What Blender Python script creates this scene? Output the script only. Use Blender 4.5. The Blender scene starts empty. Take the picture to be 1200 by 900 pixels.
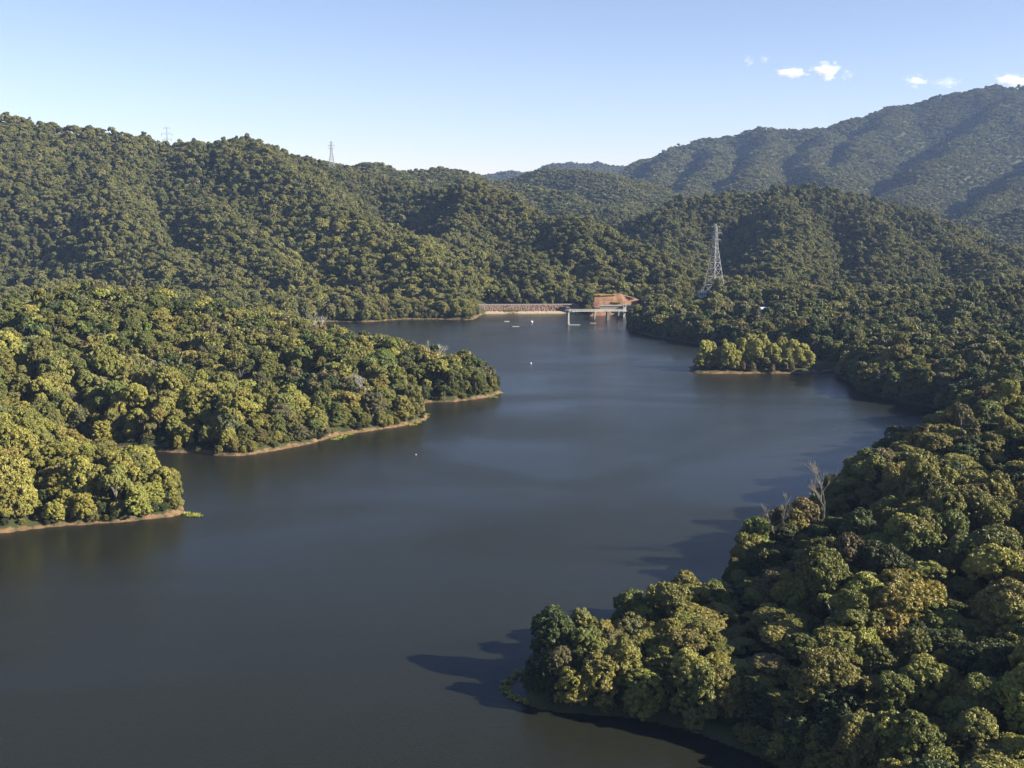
import bpy, math, random
import numpy as np
from mathutils import Vector

R = math.radians
random.seed(7)
RNG = np.random.default_rng(11)
SC = bpy.context.scene
COL = SC.collection

# ------------------------------------------------------------------ camera
F = 1287.0                       # focal length in pixels of a 1200 px wide picture
H = 100.0                        # height of the viewpoint above the lake
PITCH = math.atan(220.0 / F)
CP, SP = math.cos(PITCH), math.sin(PITCH)
cam = bpy.data.cameras.new('camera')
cam.sensor_width = 36.0
cam.lens = 36.0 * F / 1200.0
cam.clip_start, cam.clip_end = 1.0, 60000.0
camo = bpy.data.objects.new('camera', cam)
COL.objects.link(camo)
camo.location = (0, 0, H)
camo.rotation_euler = (math.pi / 2 - PITCH, 0, 0)
SC.camera = camo


def ray(u, v):
    a, b = (u - 600.0) / F, (450.0 - v) / F
    return a, CP + SP * b, -SP + CP * b


def at_depth(u, v, D):           # surveyed point: bearing and elevation read from the photo, depth in metres
    x, y, z = ray(u, v)
    t = D / y
    return (x * t, D, H + z * t)


def on_water(u, v, z0=0.0):
    x, y, z = ray(u, v)
    t = (z0 - H) / z
    return (x * t, y * t)


def project(x, y, z):
    f = y * CP - (z - H) * SP
    up = y * SP + (z - H) * CP
    return 600 + F * x / f, 450 - F * up / f, f


# ------------------------------------------------------------------ noise
def _hash(ix, iy, seed):
    h = (ix.astype(np.int64) * 374761393 + iy.astype(np.int64) * 668265263 + seed * 974634777) & 0xFFFFFFFF
    h = ((h ^ (h >> 13)) * 1274126177) & 0xFFFFFFFF
    return ((h ^ (h >> 16)) & 0xFFFF) / 65535.0


def vnoise(x, y, seed=0):
    ix, iy = np.floor(x), np.floor(y)
    fx, fy = x - ix, y - iy
    fx, fy = fx * fx * fx * (fx * (fx * 6 - 15) + 10), fy * fy * fy * (fy * (fy * 6 - 15) + 10)
    a, b = _hash(ix, iy, seed), _hash(ix + 1, iy, seed)
    c, d = _hash(ix, iy + 1, seed), _hash(ix + 1, iy + 1, seed)
    return (a + (b - a) * fx) * (1 - fy) + (c + (d - c) * fx) * fy


def fbm(x, y, seed=0, octaves=4):
    s, a, t = 0, 1.0, 0
    for k in range(octaves):
        s = s + a * (vnoise(x, y, seed + k) * 2 - 1)
        t += a
        a *= 0.5
        x, y = x * 2.03 + 11.3, y * 2.03 + 4.7
    return s / t


# ------------------------------------------------------------------ lake outline
def smooth_closed(P, n=5):
    P = np.array(P, float)
    out = []
    N = len(P)
    for i in range(N):
        p0, p1, p2, p3 = P[i - 1], P[i], P[(i + 1) % N], P[(i + 2) % N]
        d = np.linalg.norm(p2 - p1)
        for k in range(n):
            t = k / n
            q = 0.5 * ((2 * p1) + (p2 - p0) * t + (2 * p0 - 5 * p1 + 4 * p2 - p3) * t * t + (3 * p1 - p0 - 3 * p2 + p3) * t ** 3)
            lin = p1 + (p2 - p1) * t
            out.append(q if d < 160 else lin)
    return np.array(out)


LAKE_PX = [(-250, 640), (-100, 632), (0, 624), (60, 617), (130, 612), (195, 607), (214, 600), (206, 588), (180, 576), (140, 562),
           (95, 548), (60, 538), (45, 528), (90, 521), (165, 527), (230, 531), (290, 533), (350, 522), (395, 511), (440, 505),
           (485, 496), (499, 488), (488, 478), (500, 472), (540, 470), (572, 464), (586, 459), (572, 450), (545, 441), (510, 433),
           (470, 424), (430, 414), (390, 404), (350, 394), (330, 384), (372, 377), (430, 377), (470, 374), (520, 374),
           (556, 374), (567, 368), (600, 367.5), (650, 367), (700, 367), (733, 369), (737, 379), (744, 388), (790, 398),
           (830, 405), (900, 415), (955, 424), (982, 436), (1000, 452), (1030, 465), (1080, 475), (1110, 485), (1108, 514),
           (1058, 536), (1014, 561), (974, 588), (940, 610), (912, 634), (876, 660), (850, 690), (868, 710), (845, 718), (785, 727),
           (725, 745), (682, 766), (638, 790), (624, 806), (615, 820), (632, 831), (700, 838), (745, 843), (800, 856), (850, 872),
           (900, 892), (960, 925), (1060, 985)]
LAKE = [on_water(*p) for p in LAKE_PX] + [(80, 90), (120, 0), (150, -250), (-700, -250), (-700, 200)]
LAKE = smooth_closed(LAKE)
ARM = smooth_closed([on_water(*p) for p in [(-320, 341), (-100, 340.5), (20, 341), (42, 344), (60, 350), (-60, 356), (-320, 360)]])
ISLET = smooth_closed([on_water(*p) for p in [(809, 431), (815, 436.5), (860, 438), (910, 437.5), (950, 437), (974, 434.5), (984, 431.5),
                                               (970, 429), (930, 427.5), (890, 424), (840, 424), (818, 426)]])


def sdist(poly, x, y):           # + inside
    d2 = np.full(x.shape, 1e18)
    ins = np.zeros(x.shape, bool)
    n = len(poly)
    for i in range(n):
        ax, ay = poly[i]
        bx, by = poly[(i + 1) % n]
        dx, dy = bx - ax, by - ay
        L = dx * dx + dy * dy
        if L < 1e-9:
            continue
        t = np.clip(((x - ax) * dx + (y - ay) * dy) / L, 0, 1)
        d2 = np.minimum(d2, (x - ax - t * dx) ** 2 + (y - ay - t * dy) ** 2)
        if ay != by:
            c = (ay > y) != (by > y)
            ins ^= c & (x < (bx - ax) * (y - ay) / (by - ay) + ax)
    return np.where(ins, 1, -1) * np.sqrt(d2)


def shore_dist(x, y):            # + on land, metres to the nearest water
    l = -sdist(LAKE, x, y)
    l = np.minimum(l, -sdist(ARM, x, y))
    isl = sdist(ISLET, x, y)
    l = np.maximum(l, isl)
    return l + 1.6 * fbm(x / 14, y / 14, 91, 3) * np.clip(y / 300, .4, 2)


# ------------------------------------------------------------------ hills: canopy sky-lines as surveyed (bearing, elevation, depth)
T = 15.0                          # canopy height taken off a sky-line to get the ground
HILLS = [  # slope, rounding, points
    (.30, 6, [(-250, 345, 440), (-60, 385, 415), (0, 412, 402), (45, 447, 388), (80, 487, 375), (140, 532, 358)]),                         # near left point
    (.25, 10, [(-300, 356, 660), (0, 372, 630), (60, 350, 615), (105, 334, 612), (160, 343, 602), (220, 362, 590), (300, 382, 575), (400, 392, 560), (470, 408, 550), (530, 426, 540)]),
    (.62, 26, [(-500, 95, 1450), (0, 122, 1480), (75, 141, 1500), (130, 148, 1500), (200, 167, 1560), (268, 157, 1500), (290, 155, 1500), (350, 177, 1540), (385, 185, 1600), (430, 205, 1650)]),
    (.55, 18, [(290, 160, 1500), (345, 198, 1340), (400, 235, 1210), (470, 276, 1080), (525, 318, 990), (548, 338, 945), (556, 350, 925)]),
    (.60, 18, [(75, 150, 1500), (120, 215, 1330), (180, 285, 1150), (250, 322, 1040), (330, 350, 950)]),
    (.60, 18, [(220, 168, 1540), (235, 220, 1340), (300, 280, 1120), (370, 325, 1000)]),
    (.60, 18, [(-120, 235, 1270), (0, 272, 1200), (30, 300, 1170)]),
    (.5, 20, [(-300, 112, 1450), (-120, 200, 1300), (20, 270, 1190)]),
    (.52, 14, [(400, 199, 1720), (470, 209, 1560), (540, 211, 1460), (600, 220, 1380), (660, 243, 1280), (720, 269, 1170), (768, 297, 1090), (800, 318, 1040)]),
    (.62, 14, [(560, 214, 1450), (600, 262, 1270), (630, 318, 1050)]),
    (.62, 14, [(660, 240, 1290), (690, 285, 1130), (710, 318, 1050)]),
    (.60, 14, [(470, 209, 1560), (520, 240, 1380), (560, 290, 1150)]),
    (.42, 25, [(330, 180, 2150), (385, 184, 2100), (420, 186, 2100), (470, 196, 2100), (520, 190, 2150), (560, 197, 2200), (600, 204, 2200), (650, 218, 2150), (700, 238, 2000)]),
    (.38, 30, [(590, 205, 2800), (640, 198, 2800), (680, 196, 2700), (712, 198, 2600), (735, 220, 2350), (745, 240, 2150)]),
    (.40, 40, [(560, 205, 5200), (620, 199, 5200), (660, 189, 5200), (700, 190, 5200), (760, 196, 5200)]),
    (.56, 30, [(720, 194, 3700), (750, 188, 3800), (800, 170, 3900), (850, 158, 4000), (890, 149, 4000), (930, 150, 4000), (970, 148, 4000), (1010, 136, 4100),
               (1050, 121, 4200), (1100, 108, 4200), (1150, 101, 4200), (1200, 98, 4200), (1350, 95, 4200), (1600, 130, 4200)]),
    (.78, 30, [(800, 170, 3900), (775, 200, 3300), (755, 225, 2850), (742, 246, 2550)]),
    (.78, 30, [(850, 158, 4000), (832, 190, 3350), (800, 222, 2750)]),
    (.78, 30, [(905, 150, 4000), (893, 180, 3450), (868, 205, 2950)]),
    (.78, 30, [(970, 148, 4000), (950, 178, 3450), (965, 205, 3000)]),
    (.78, 30, [(1060, 120, 4200), (1015, 155, 3700), (985, 190, 3250), (975, 216, 2850)]),
    (.72, 30, [(1200, 98, 4200), (1150, 148, 3700), (1085, 195, 3100), (1050, 224, 2700)]),
    (.72, 30, [(1350, 95, 4200), (1260, 165, 3350), (1190, 212, 2750), (1130, 246, 2350)]),
    (.40, 25, [(1080, 258, 2200), (1130, 249, 2200), (1200, 241, 2200), (1330, 228, 2200)]),
    (.42, 22, [(735, 262, 1720), (770, 243, 1650), (820, 228, 1600), (860, 220, 1600), (900, 217, 1600), (960, 221, 1600), (1010, 228, 1600), (1060, 240, 1550),
               (1100, 257, 1500), (1150, 275, 1450), (1200, 284, 1400), (1400, 300, 1380)]),
    (.62, 14, [(800, 232, 1620), (790, 275, 1380), (800, 305, 1220)]),
    (.62, 14, [(905, 217, 1600), (935, 262, 1330), (905, 305, 1130)]),
    (.62, 14, [(1010, 228, 1600), (1040, 272, 1320), (1030, 312, 1120)]),
    (.62, 14, [(1110, 258, 1500), (1150, 300, 1200), (1170, 320, 1050)]),
    (.10, 6, [(800, 326, 1010), (832, 323, 1000), (872, 328, 970), (950, 334, 930), (1050, 337, 880), (1200, 338, 850), (1500, 336, 820)]),
    (.20, 5, [(1010, 392, 632), (1100, 386, 610), (1200, 384, 590), (1450, 378, 560)]),
    (.08, 8, [(760, 690, 250), (900, 640, 265), (1000, 560, 310), (1100, 495, 370), (1250, 460, 390), (1600, 440, 380)]),
    (.10, 8, [(960, 800, 185), (1100, 700, 215), (1250, 600, 250), (1600, 560, 250)]),
]
SEG = []
for k, rd, pts in HILLS:
    W = [at_depth(u, v, d) for u, v, d in pts]
    W = [(x, y, max(z - T, 1.0)) for x, y, z in W]
    SEG.append((k, rd, W))

DAM_A, DAM_B = on_water(560, 367.5), on_water(664, 367)
BANK = (on_water(688, 367)[0], on_water(752, 367)[0], 930.0, 985.0)


def height(x, y, sd=None):
    x = np.asarray(x, float)
    y = np.asarray(y, float)
    if sd is None:
        sd = shore_dist(x, y)
    wx = x + 15 * fbm(x / 160, y / 160, 5, 3) * np.clip((y - 500) / 500, 0, 1.6)
    wy = y + 15 * fbm(x / 160, y / 160, 25, 3) * np.clip((y - 500) / 500, 0, 1.6)
    best = np.full(x.shape, 3.0)
    for k, rd, W in SEG:
        h = np.full(x.shape, -1e9)
        for i in range(len(W) - 1):
            ax, ay, az = W[i]
            bx, by, bz = W[i + 1]
            dx, dy = bx - ax, by - ay
            t = np.clip(((wx - ax) * dx + (wy - ay) * dy) / (dx * dx + dy * dy), 0, 1)
            d = np.sqrt((wx - ax - t * dx) ** 2 + (wy - ay - t * dy) ** 2)
            h = np.maximum(h, az + t * (bz - az) - k * (np.sqrt(d * d + rd * rd) - rd))
        w = 6.0 + rd * .25
        q = np.clip(.5 + .5 * (h - best) / w, 0, 1)
        best = best * (1 - q) + h * q + w * q * (1 - q) * .5
    far = np.clip((y - 700) / 1200, 0, 1)
    rough = fbm(x / 85, y / 85, 40, 4) * (2.0 + 7 * far) * np.clip((best - 3) / 30, 0.1, 1)
    fr = np.clip((y - 1900) / 900, 0, 1)
    gul = ((.15 - np.abs(fbm(x / 150, y / 330, 60, 2))) * 26 * (1 - fr) + (.16 - np.abs(fbm(x / 260, y / 420, 60, 3))) * 40 * fr) * np.clip((best - 10) / 60, 0, 1) * np.clip((y - 850) / 200, 0, 1)
    z = best + rough + gul
    # the bank: a short steep step at the water, then the hillside
    cap = np.where(sd > 0, .25 + np.minimum(sd, 1.6) * .75 + np.maximum(sd - 2.2, 0) * .42 + np.maximum(sd - 40, 0) * .6, -.1 + sd * .22)
    z = np.where(sd > 0, np.minimum(np.maximum(z, .3), cap), np.maximum(cap, -3.0))
    # the earth cutting beside the dam is its own body; keep the hillside under it
    inb = (x > BANK[0] - 4) & (x < BANK[1] + 4) & (y > BANK[2] - 12) & (y < BANK[3])
    z = np.where(inb & (sd > 0), np.minimum(z, 2.0), z)
    return z


# ------------------------------------------------------------------ small mesh tools
def link(name, me, parent=None, mat=None):
    o = bpy.data.objects.new(name, me)
    COL.objects.link(o)
    if mat is not None and me is not None and len(me.materials) == 0:
        me.materials.append(mat)
    if parent is not None:
        o.parent = parent
    return o


def tag(o, label=None, cat=None, group=None, kind=None):
    for k, v in (('label', label), ('category', cat), ('group', group), ('kind', kind)):
        if v:
            o[k] = v
    return o


def quads_mesh(name, V, Q, tone=None, mats=None, midx=None, smooth=False):
    me = bpy.data.meshes.new(name)
    V = np.asarray(V, np.float32)
    Q = np.asarray(Q, np.int32)
    k = Q.shape[1]
    me.vertices.add(len(V))
    me.vertices.foreach_set('co', V.ravel())
    me.loops.add(Q.size)
    me.loops.foreach_set('vertex_index', Q.ravel())
    me.polygons.add(len(Q))
    me.polygons.foreach_set('loop_start', np.arange(0, Q.size, k, dtype=np.int32))
    if midx is not None:
        me.polygons.foreach_set('material_index', np.asarray(midx, np.int32))
    me.polygons.foreach_set('use_smooth', np.full(len(Q), smooth))
    if tone is not None:
        a = me.attributes.new('leaf_tone', 'FLOAT', 'POINT')
        a.data.foreach_set('value', np.asarray(tone, np.float32))
    for m in mats or []:
        me.materials.append(m)
    me.update(calc_edges=True)
    return me


class MB:                        # gathers boxes, bars, tubes and lathes into one mesh
    def __init__(s):
        s.v, s.f = [], []

    def quad(s, a, b, c, d):
        i = len(s.v)
        s.v += [a, b, c, d]
        s.f.append((i, i + 1, i + 2, i + 3))
        return s

    def box(s, x0, x1, y0, y1, z0, z1):
        i = len(s.v)
        s.v += [(x, y, z) for z in (z0, z1) for (x, y) in ((x0, y0), (x1, y0), (x1, y1), (x0, y1))]
        s.f += [(i, i + 3, i + 2, i + 1), (i + 4, i + 5, i + 6, i + 7)] + [(i + k, i + (k + 1) % 4, i + 4 + (k + 1) % 4, i + 4 + k) for k in range(4)]
        return s

    def tube(s, pts, rad, n=6, cap=True):
        rings = []
        P = [Vector(p) for p in pts]
        rad = rad if hasattr(rad, '__len__') else [rad] * len(P)
        for j, p in enumerate(P):
            d = (P[min(j + 1, len(P) - 1)] - P[max(j - 1, 0)]).normalized()
            a = d.cross(Vector((0.31, .95, 0.05)) if abs(d.y) < .8 else Vector((1, 0, 0.1))).normalized()
            b = d.cross(a)
            i = len(s.v)
            s.v += [tuple(p + (a * math.cos(2 * math.pi * k / n) + b * math.sin(2 * math.pi * k / n)) * rad[j]) for k in range(n)]
            rings.append(i)
        for r0, r1 in zip(rings, rings[1:]):
            s.f += [(r0 + k, r0 + (k + 1) % n, r1 + (k + 1) % n, r1 + k) for k in range(n)]
        if cap:
            s.f.append(tuple(rings[0] + k for k in reversed(range(n))))
            s.f.append(tuple(rings[-1] + k for k in range(n)))
        return s

    def lathe(s, prof, cx, cy, n=16):
        rings = []
        for r, z in prof:
            i = len(s.v)
            s.v += [(cx + r * math.cos(2 * math.pi * k / n), cy + r * math.sin(2 * math.pi * k / n), z) for k in range(n)]
            rings.append(i)
        for r0, r1 in zip(rings, rings[1:]):
            s.f += [(r0 + k, r0 + (k + 1) % n, r1 + (k + 1) % n, r1 + k) for k in range(n)]
        s.f.append(tuple(rings[0] + k for k in reversed(range(n))))
        s.f.append(tuple(rings[-1] + k for k in range(n)))
        return s

    def mesh(s, name):
        me = bpy.data.meshes.new(name)
        me.from_pydata(s.v, [], s.f)
        me.update()
        return me

    def build(s, name, mat, parent=None):
        return link(name, s.mesh(name), parent, mat)


def empty(name, loc, rz=0.0):
    o = bpy.data.objects.new(name, None)
    COL.objects.link(o)
    o.location = loc
    o.rotation_euler = (0, 0, rz)
    o.empty_display_size = 2
    return o


# ------------------------------------------------------------------ materials
def new_mat(name):
    m = bpy.data.materials.new(name)
    m.use_nodes = True
    nt = m.node_tree
    nt.nodes.clear()
    out = nt.nodes.new('ShaderNodeOutputMaterial')
    return m, nt, out


def nd(nt, typ, **kw):
    n = nt.nodes.new(typ)
    for k, v in kw.items():
        if k.startswith('_'):
            setattr(n, k[1:], v)
        else:
            n.inputs[k.replace('__', ' ')].default_value = v
    return n


def noise_mat(name, c1, c2, scale, rough=.8, spec=.3, bump=0.0, detail=6, stretch=None):
    m, nt, out = new_mat(name)
    tc = nd(nt, 'ShaderNodeTexCoord')
    mp = nd(nt, 'ShaderNodeMapping')
    if stretch:
        mp.inputs['Scale'].default_value = stretch
    nz = nd(nt, 'ShaderNodeTexNoise', Scale=scale, Detail=detail, Roughness=.65)
    cr = nd(nt, 'ShaderNodeValToRGB')
    cr.color_ramp.elements[0].position, cr.color_ramp.elements[1].position = .35, .68
    cr.color_ramp.elements[0].color, cr.color_ramp.elements[1].color = (*c1, 1), (*c2, 1)
    b = nd(nt, 'ShaderNodeBsdfPrincipled', Roughness=rough)
    b.inputs['Specular IOR Level'].default_value = spec
    L = nt.links.new
    L(tc.outputs['Object'], mp.inputs['Vector'])
    L(mp.outputs['Vector'], nz.inputs['Vector'])
    L(nz.outputs['Fac'], cr.inputs['Fac'])
    L(cr.outputs['Color'], b.inputs['Base Color'])
    if bump:
        bp = nd(nt, 'ShaderNodeBump', Strength=bump, Distance=.5)
        L(nz.outputs['Fac'], bp.inputs['Height'])
        L(bp.outputs['Normal'], b.inputs['Normal'])
    L(b.outputs['BSDF'], out.inputs['Surface'])
    return m


def foliage_mat(name, trans=.22):
    m, nt, out = new_mat(name)
    L = nt.links.new
    at = nd(nt, 'ShaderNodeAttribute', _attribute_type='INSTANCER', _attribute_name='tint')
    tn = nd(nt, 'ShaderNodeAttribute', _attribute_type='GEOMETRY', _attribute_name='leaf_tone')
    # leaf age: young tips are yellower and paler than the old leaves
    mul = nd(nt, 'ShaderNodeVectorMath', _operation='MULTIPLY')
    ramp = nd(nt, 'ShaderNodeValToRGB')
    ramp.color_ramp.elements[0].color = (.62, .70, .72, 1)
    ramp.color_ramp.elements[1].color = (1.45, 1.30, 1.05, 1)
    L(tn.outputs['Fac'], ramp.inputs['Fac'])
    L(at.outputs['Color'], mul.inputs[0])
    L(ramp.outputs['Color'], mul.inputs[1])
    b = nd(nt, 'ShaderNodeBsdfPrincipled', Roughness=.55)
    b.inputs['Specular IOR Level'].default_value = .38
    t = nd(nt, 'ShaderNodeBsdfTranslucent')
    mx = nd(nt, 'ShaderNodeMixShader', Fac=trans)
    L(mul.outputs['Vector'], b.inputs['Base Color'])
    L(mul.outputs['Vector'], t.inputs['Color'])
    L(b.outputs['BSDF'], mx.inputs[1])
    L(t.outputs['BSDF'], mx.inputs[2])
    L(mx.outputs['Shader'], out.inputs['Surface'])
    return m


M_LEAF = foliage_mat('rainforest_leaves')
M_BARK = noise_mat('bark', (.06, .05, .04), (.14, .12, .10), 3, stretch=(1, 1, .25))
M_PALE = noise_mat('bleached_wood', (.18, .17, .155), (.32, .31, .29), 2, stretch=(1, 1, .3))
M_GREYW = noise_mat('grey_wood', (.075, .068, .06), (.15, .14, .125), 2, stretch=(1, 1, .3))
M_CONC = noise_mat('concrete', (.17, .165, .15), (.25, .245, .23), .8, bump=.1)
M_WHITE = noise_mat('white_paint', (.40, .40, .39), (.50, .50, .49), 1.5, rough=.5)
M_STEEL = noise_mat('galvanised_steel', (.17, .175, .19), (.25, .255, .27), 2, rough=.45)
M_DARK = noise_mat('dark_steel', (.04, .04, .045), (.07, .07, .075), 2, rough=.5)
M_ROOF = noise_mat('pale_roof_sheet', (.36, .365, .37), (.45, .455, .46), 1, rough=.4)
M_BLUEROOF = noise_mat('blue_grey_roof_sheet', (.42, .50, .60), (.55, .62, .70), 1, rough=.4)
M_GLASS = noise_mat('dark_window_glass', (.02, .025, .03), (.03, .035, .04), 1, rough=.1, spec=.5)
M_ROCK = noise_mat('red_rockfill', (.080, .052, .042), (.21, .135, .105), .55, bump=.9, detail=8)
M_EARTH = noise_mat('red_earth', (.11, .055, .032), (.29, .165, .10), .16, bump=.6, detail=9)
M_SAND = noise_mat('pale_gravel', (.24, .19, .13), (.36, .30, .21), .9, bump=.3)
M_DRYGRASS = noise_mat('dry_yellow_grass', (.26, .20, .035), (.42, .34, .07), .8, bump=.6)
M_CLAY = noise_mat('insulator', (.10, .07, .06), (.16, .12, .10), 1)


def reed_mat():
    m, nt, out = new_mat('reed_blades')
    L = nt.links.new
    tn = nd(nt, 'ShaderNodeAttribute', _attribute_type='GEOMETRY', _attribute_name='leaf_tone')
    r = nd(nt, 'ShaderNodeValToRGB')
    r.color_ramp.elements[0].color = (.11, .13, .025, 1)
    r.color_ramp.elements[1].color = (.34, .34, .06, 1)
    b = nd(nt, 'ShaderNodeBsdfPrincipled', Roughness=.7)
    L(tn.outputs['Fac'], r.inputs['Fac'])
    L(r.outputs['Color'], b.inputs['Base Color'])
    L(b.outputs['BSDF'], out.inputs['Surface'])
    return m


M_REED = reed_mat()


def ground_mat():
    m, nt, out = new_mat('hill_ground')
    L = nt.links.new
    tc = nd(nt, 'ShaderNodeTexCoord')
    n1 = nd(nt, 'ShaderNodeTexNoise', Scale=.09, Detail=8, Roughness=.7)
    n2 = nd(nt, 'ShaderNodeTexNoise', Scale=.35, Detail=6, Roughness=.7)
    L(tc.outputs['Object'], n1.inputs['Vector'])
    L(tc.outputs['Object'], n2.inputs['Vector'])
    sh = nd(nt, 'ShaderNodeAttribute', _attribute_type='GEOMETRY', _attribute_name='shore')
    floor = nd(nt, 'ShaderNodeValToRGB')
    floor.color_ramp.elements[0].color = (.020, .026, .012, 1)
    floor.color_ramp.elements[1].color = (.060, .066, .026, 1)
    L(n1.outputs['Fac'], floor.inputs['Fac'])
    bank = nd(nt, 'ShaderNodeValToRGB')
    bank.color_ramp.elements[0].position, bank.color_ramp.elements[1].position = .36, .64
    bank.color_ramp.elements[0].color = (.045, .036, .024, 1)
    bank.color_ramp.elements[1].color = (.19, .118, .066, 1)
    L(n2.outputs['Fac'], bank.inputs['Fac'])
    # shore is 1 at the water line and 0 a few metres up; broken up by the noise
    ad = nd(nt, 'ShaderNodeMath', _operation='ADD')
    sub = nd(nt, 'ShaderNodeMath', _operation='MULTIPLY_ADD')
    sub.inputs[1].default_value, sub.inputs[2].default_value = 2.6, -1.4
    L(n2.outputs['Fac'], sub.inputs[0])
    L(sh.outputs['Fac'], ad.inputs[0])
    L(sub.outputs[0], ad.inputs[1])
    cl = nd(nt, 'ShaderNodeMapRange')
    cl.inputs['From Min'].default_value, cl.inputs['From Max'].default_value = .30, .55
    L(ad.outputs[0], cl.inputs['Value'])
    mx = nd(nt, 'ShaderNodeMix', _data_type='RGBA')
    L(cl.outputs['Result'], mx.inputs['Factor'])
    L(floor.outputs['Color'], mx.inputs['A'])
    L(bank.outputs['Color'], mx.inputs['B'])
    b = nd(nt, 'ShaderNodeBsdfPrincipled', Roughness=.9)
    b.inputs['Specular IOR Level'].default_value = .15
    bp = nd(nt, 'ShaderNodeBump', Strength=.5, Distance=.6)
    L(n2.outputs['Fac'], bp.inputs['Height'])
    L(bp.outputs['Normal'], b.inputs['Normal'])
    for o in mx.outputs:
        if o.type == 'RGBA':
            L(o, b.inputs['Base Color'])
    L(b.outputs['BSDF'], out.inputs['Surface'])
    return m


# ------------------------------------------------------------------ the ground sheet
ratio = 1.0062
NR = int(math.log(9000 / 55.0) / math.log(ratio))
ROWY = 55.0 * ratio ** np.arange(NR)
S0, S1, NS = -.85, 1.15, 640
COLS = np.linspace(S0, S1, NS)
GY, GS = np.meshgrid(ROWY, COLS, indexing='ij')
GX = GY * GS
SDG = shore_dist(GX, GY)
GZ = height(GX, GY, SDG)
idx = np.arange(NR * NS).reshape(NR, NS)
Q = np.stack([idx[:-1, :-1], idx[:-1, 1:], idx[1:, 1:], idx[1:, :-1]], -1).reshape(-1, 4)
me = quads_mesh('ground', np.stack([GX, GY, GZ], -1).reshape(-1, 3), Q, smooth=True)
a = me.attributes.new('shore', 'FLOAT', 'POINT')
a.data.foreach_set('value', (np.clip(1 - SDG / 2.0, 0, 1) * np.where((GX > np.where(GY < 330, -8, 25)) & (GY < 960) & (sdist(ISLET, GX, GY) < -6), .12, 1)).astype(np.float32).ravel())
ground = link('ground', me, None, ground_mat())
tag(ground, 'forested valley floor and hills around the reservoir', kind='structure')

# what the terrain hides: running sky-line along each bearing
ELEV = (GZ - H) / GY
RUN = np.maximum.accumulate(np.vstack([np.full((1, NS), -9.0), ELEV[:-1]]), 0)


def seen(x, y, z, margin=.012):
    r = np.clip(np.log(y / 55.0) / math.log(ratio), 0, NR - 1).astype(int)
    c = np.clip((x / y - S0) / (S1 - S0) * (NS - 1), 0, NS - 1).astype(int)
    return (z - H) / y > RUN[r, c] - margin


# ------------------------------------------------------------------ the lake surface
def water_mat():
    m, nt, out = new_mat('lake_water')
    L = nt.links.new
    tc = nd(nt, 'ShaderNodeTexCoord')
    big = nd(nt, 'ShaderNodeMapping')
    big.inputs['Scale'].default_value = (.006, .011, 1)
    big.inputs['Rotation'].default_value = (0, 0, R(-18))
    nb = nd(nt, 'ShaderNodeTexNoise', Scale=1.0, Detail=5, Roughness=.55, Distortion=1.2)
    L(tc.outputs['Object'], big.inputs['Vector'])
    L(big.outputs['Vector'], nb.inputs['Vector'])
    wind = nd(nt, 'ShaderNodeMapRange')
    wind.inputs['From Min'].default_value, wind.inputs['From Max'].default_value = .38, .66
    wind.inputs['To Min'].default_value, wind.inputs['To Max'].default_value = .18, 1.15
    L(nb.outputs['Fac'], wind.inputs['Value'])
    rp = nd(nt, 'ShaderNodeMapping')
    rp.inputs['Scale'].default_value = (1.4, 2.0, 1)
    rp.inputs['Rotation'].default_value = (0, 0, R(25))
    n1 = nd(nt, 'ShaderNodeTexNoise', Scale=1.0, Detail=4, Roughness=.6)
    L(tc.outputs['Object'], rp.inputs['Vector'])
    L(rp.outputs['Vector'], n1.inputs['Vector'])
    bp = nd(nt, 'ShaderNodeBump', Distance=.17)
    L(wind.outputs['Result'], bp.inputs['Strength'])
    L(n1.outputs['Fac'], bp.inputs['Height'])
    b = nd(nt, 'ShaderNodeBsdfPrincipled', Roughness=.18, IOR=1.33)
    b.inputs['Base Color'].default_value = WATER_COL
    b.inputs['Specular IOR Level'].default_value = WATER_SPEC
    b.inputs['Specular Tint'].default_value = (.25, .49, 1.0, 1)
    L(bp.outputs['Normal'], b.inputs['Normal'])
    L(b.outputs['BSDF'], out.inputs['Surface'])
    return m


WATER_COL = (.0135, .0148, .0105, 1)
WATER_SPEC = .185
water = MB().quad((-1600, -240, 0), (1900, -240, 0), (1900, 1500, 0), (-1600, 1500, 0)).build('water', water_mat())
tag(water, 'dark blue-green reservoir water with light ripples', kind='structure')


# ------------------------------------------------------------------ tree shapes (unit crown radius 1, foot at z = 0)
def rand_dirs(n, rng):
    d = rng.normal(size=(n, 3))
    return d / np.linalg.norm(d, axis=1, keepdims=True)


def leaf_quads(C, r, n, size, rng, flat=1.0, bias=None):
    """n leaf sprays on the skin of each clump (centres C, radii r)."""
    N = len(C)
    d = rand_dirs(N * n, rng).reshape(N, n, 3)
    if bias is not None:
        d = d + bias[:, None, :] * .55
        d /= np.linalg.norm(d, axis=2, keepdims=True)
    rad = r[:, None, None] * (.62 + .45 * rng.random((N, n, 1)))
    P = C[:, None, :] + d * rad * np.array([1, 1, flat])
    nrm = d + rng.normal(size=d.shape) * .42
    nrm /= np.linalg.norm(nrm, axis=2, keepdims=True)
    a = np.cross(nrm, rng.normal(size=d.shape))
    a /= np.linalg.norm(a, axis=2, keepdims=True) + 1e-9
    b = np.cross(nrm, a)
    s = size * (.6 + .8 * rng.random((N, n, 1)))
    w = s * (.55 + .3 * rng.random((N, n, 1)))
    tip = P + a * s - nrm * s * .25
    V = np.stack([P - a * s * .8 - nrm * s * .12, P + b * w + a * s * .1, tip, P - b * w - a * s * .1], 2).reshape(-1, 3)
    tone = np.clip(rng.random((N, 1)) * .6 + rng.random((N, n)) * .4 + .12 * d[:, :, 2], 0, 1)
    return V, np.repeat(tone.reshape(-1), 4)


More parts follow.
